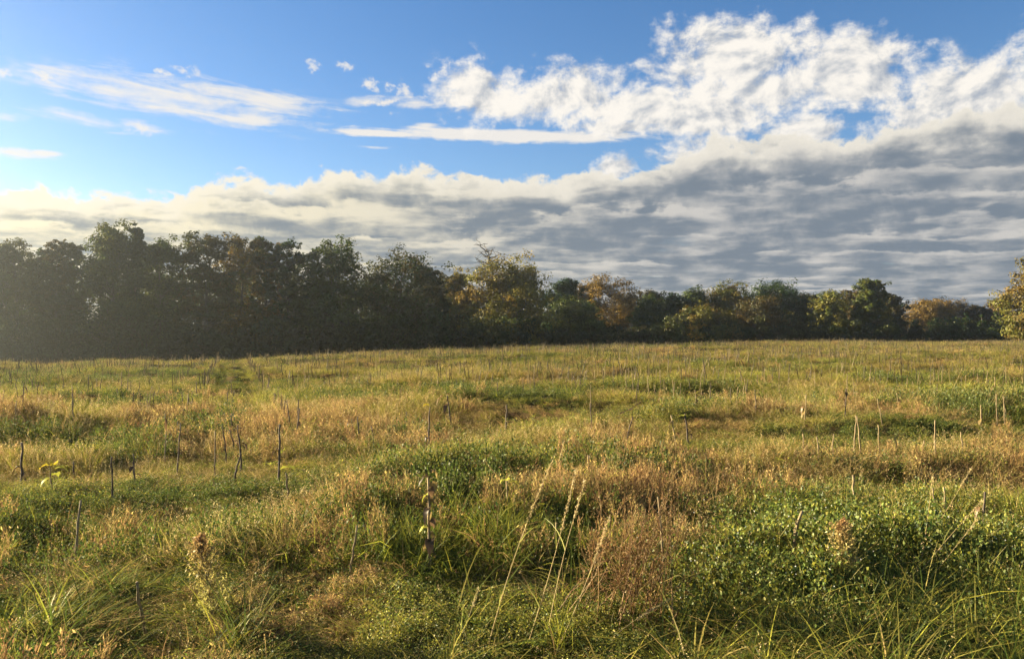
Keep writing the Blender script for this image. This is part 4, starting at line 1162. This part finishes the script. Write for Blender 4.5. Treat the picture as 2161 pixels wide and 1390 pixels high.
G('tallest of the long grass stems crossing the middle foreground, leaning right', (1022, 1385), (1172, 958), -0.03, 1, 4.9)
G('second of the long leaning grass stems, ending above the rusty bush', (1105, 1385), (1216, 990), 0.02, 2, 5.0)
G('thin grass stem between the long leaning ones and the rusty bush', (1150, 1385), (1236, 1010), -0.02, 3, 5.1, 0.25)
G('grass stem leaning right in front of the rusty bush', (1165, 1388), (1288, 1085), 0.02, 4, 4.9)
G('short leaning grass stem left of the tallest one', (955, 1388), (1010, 1240), 0.01, 5, 4.9, 0.3, (0.36, 0.30, 0.13))
G('long grass stem bending low to the right under the rusty bush', (1250, 1388), (1420, 1260), -0.03, 6, 4.9, 0.4, (0.40, 0.33, 0.17))
G('straw stem leaning right out of the flowering weeds', (1935, 1215), (2072, 1055), -0.02, 7, 6.3, 0.2)
G('second straw stem leaning right out of the flowering weeds', (1950, 1225), (2064, 1090), 0.02, 8, 6.2, 0.2)
G('arching grass stem with a drooping pale seed head at lower right', (1945, 1195), (2113, 1302), 0.02, 9, 5.6, 0.45, (0.50, 0.40, 0.22), 0.0036, 0.22)
G('low grass stem bowing right along the bottom right edge', (2040, 1325), (2150, 1365), 0.0, 10, 5.0, 0.4, (0.45, 0.37, 0.2), 0.003, 0.12)
G('upright straw stem at the left end of the dark trench', (1945, 1150), (1968, 1000), 0.01, 11, 6.6, 0.2)
G('thin straw stem crossing the dark trench', (1975, 1100), (2050, 985), 0.03, 12, 7.4, 0.2)
G('tall pale stem rising from the far right of the field', (2005, 830), (2030, 776), 0.02, 13, 22.0, 0.4, (0.42, 0.34, 0.15), 0.008)
G('pale seed stem standing in the middle brown band', (1168, 1010), (1190, 930), 0.01, 14, 9.5, 0.4)

def frond_plant(label, px, py, Rr, seed, n=26):
    rng = np.random.default_rng(seed); p = at(px, py)
    e = bpy.data.objects.new('fern_leaved_weed', None); COL.objects.link(e); e.location = p
    for i in range(n):
        an = i * 2.4; L = Rr * rng.uniform(0.6, 1.1); b = Buf()
        t = np.linspace(0, 1, 14)
        ax = np.array([math.cos(an), math.sin(an), 0]); sd = np.array([-math.sin(an), math.cos(an), 0])
        up = rng.uniform(0.5, 1.3)
        c = ax * (L * t)[:, None] + np.array([0, 0, 1.]) * (L * up * t - L * up * 0.55 * t ** 2)[:, None]
        b.put(*tube(c[::3], 0.002, 3, False), (0.16, 0.2, 0.04))
        q = []; od = []
        for s_ in (-1, 1):
            for j in range(1, 14):
                m_ = 5
                l = 0.28 * L * math.sin(t[j] * 2.7 + 0.25)
                f = np.linspace(0.15, 1, m_)[:, None]
                q.append(c[j] + (sd * s_ + ax * 0.5) * l * f + rng.normal(size=(m_, 3)) * 0.004); od.append(np.tile((sd * s_ + ax * 0.7) * 2.5, (m_, 1)))
        q = np.concatenate(q); od = np.concatenate(od)
        lv, lq = leaves(q, 0.026 * rng.uniform(0.7, 1.2, len(q)), rng, 0.32, 0.0, od)
        b.put(lv, lq, rep(pick(rng, len(q), (C_GRN * 1.15, C_LIME * 0.75, C_GRN)), 4))
        link('frond', b.mesh('frond', (MAT_PLANT,)), e)
    return tag(e, label, 'weed')
frond_plant('bright green fern-leaved weed at the bottom middle, among long grass stems', 1090, 1372, 0.32, 61)

def grass_clump(label, px, py, h, n, col, seed, width=0.013, lean=(0.1, 0.6), droop=(0.3, 1.2)):
    p = at(px, py); b = grass_tuft(seed, n, 0.09, h, col, width, lean, droop, 6)
    o = link('grass_clump', b.mesh('grass_clump', (MAT_PLANT,))); o.location = p
    return tag(o, label, 'grass', None, 'thing')
grass_clump('bright lime clump of broad grass at the bottom left corner', 30, 1375, 0.42, 46, (C_LIME, C_LIME * 0.8, C_GRN * 1.2), 71, 0.018)
grass_clump('lime grass with arching tips just right of the bottom left corner clump', 105, 1345, 0.50, 30, (C_LIME, C_GRN * 1.2), 72)
grass_clump('spreading clump of pale green blades at the bottom, left of the middle', 500, 1388, 0.42, 26, (C_LIME * 0.7, C_GRN, C_GRN), 73, 0.010, (0.3, 0.8), (0.0, 0.5))
grass_clump('low light green tuft in the shade at the left edge', 30, 1205, 0.36, 40, (C_LIME, C_GRN), 74, 0.012, (0.2, 0.8), (0.5, 1.4))
grass_clump('light green tuft in the shade between the left edge and the leaning feathery weed', 165, 1212, 0.34, 34, (C_LIME * 0.9, C_GRN), 75, 0.012, (0.2, 0.8), (0.5, 1.4))
grass_clump('green grass tuft below the yellow leaf plant', 1235, 1098, 0.42, 50, (C_GRN * 1.2, C_LIME * 0.8), 76, 0.012, (0.1, 0.6), (0.4, 1.3))
grass_clump('arching dark green clump at the bottom right corner', 2110, 1380, 0.6, 60, (C_GRN, C_DGRN, C_LIME * 0.7), 77, 0.013, (0.2, 0.8), (0.6, 1.5))
grass_clump('tall bright blades at the bottom right of the fern-leaved weed', 1190, 1388, 0.42, 12, (C_LIME * 0.9,), 78, 0.010, (0.1, 0.5), (0.0, 0.3))
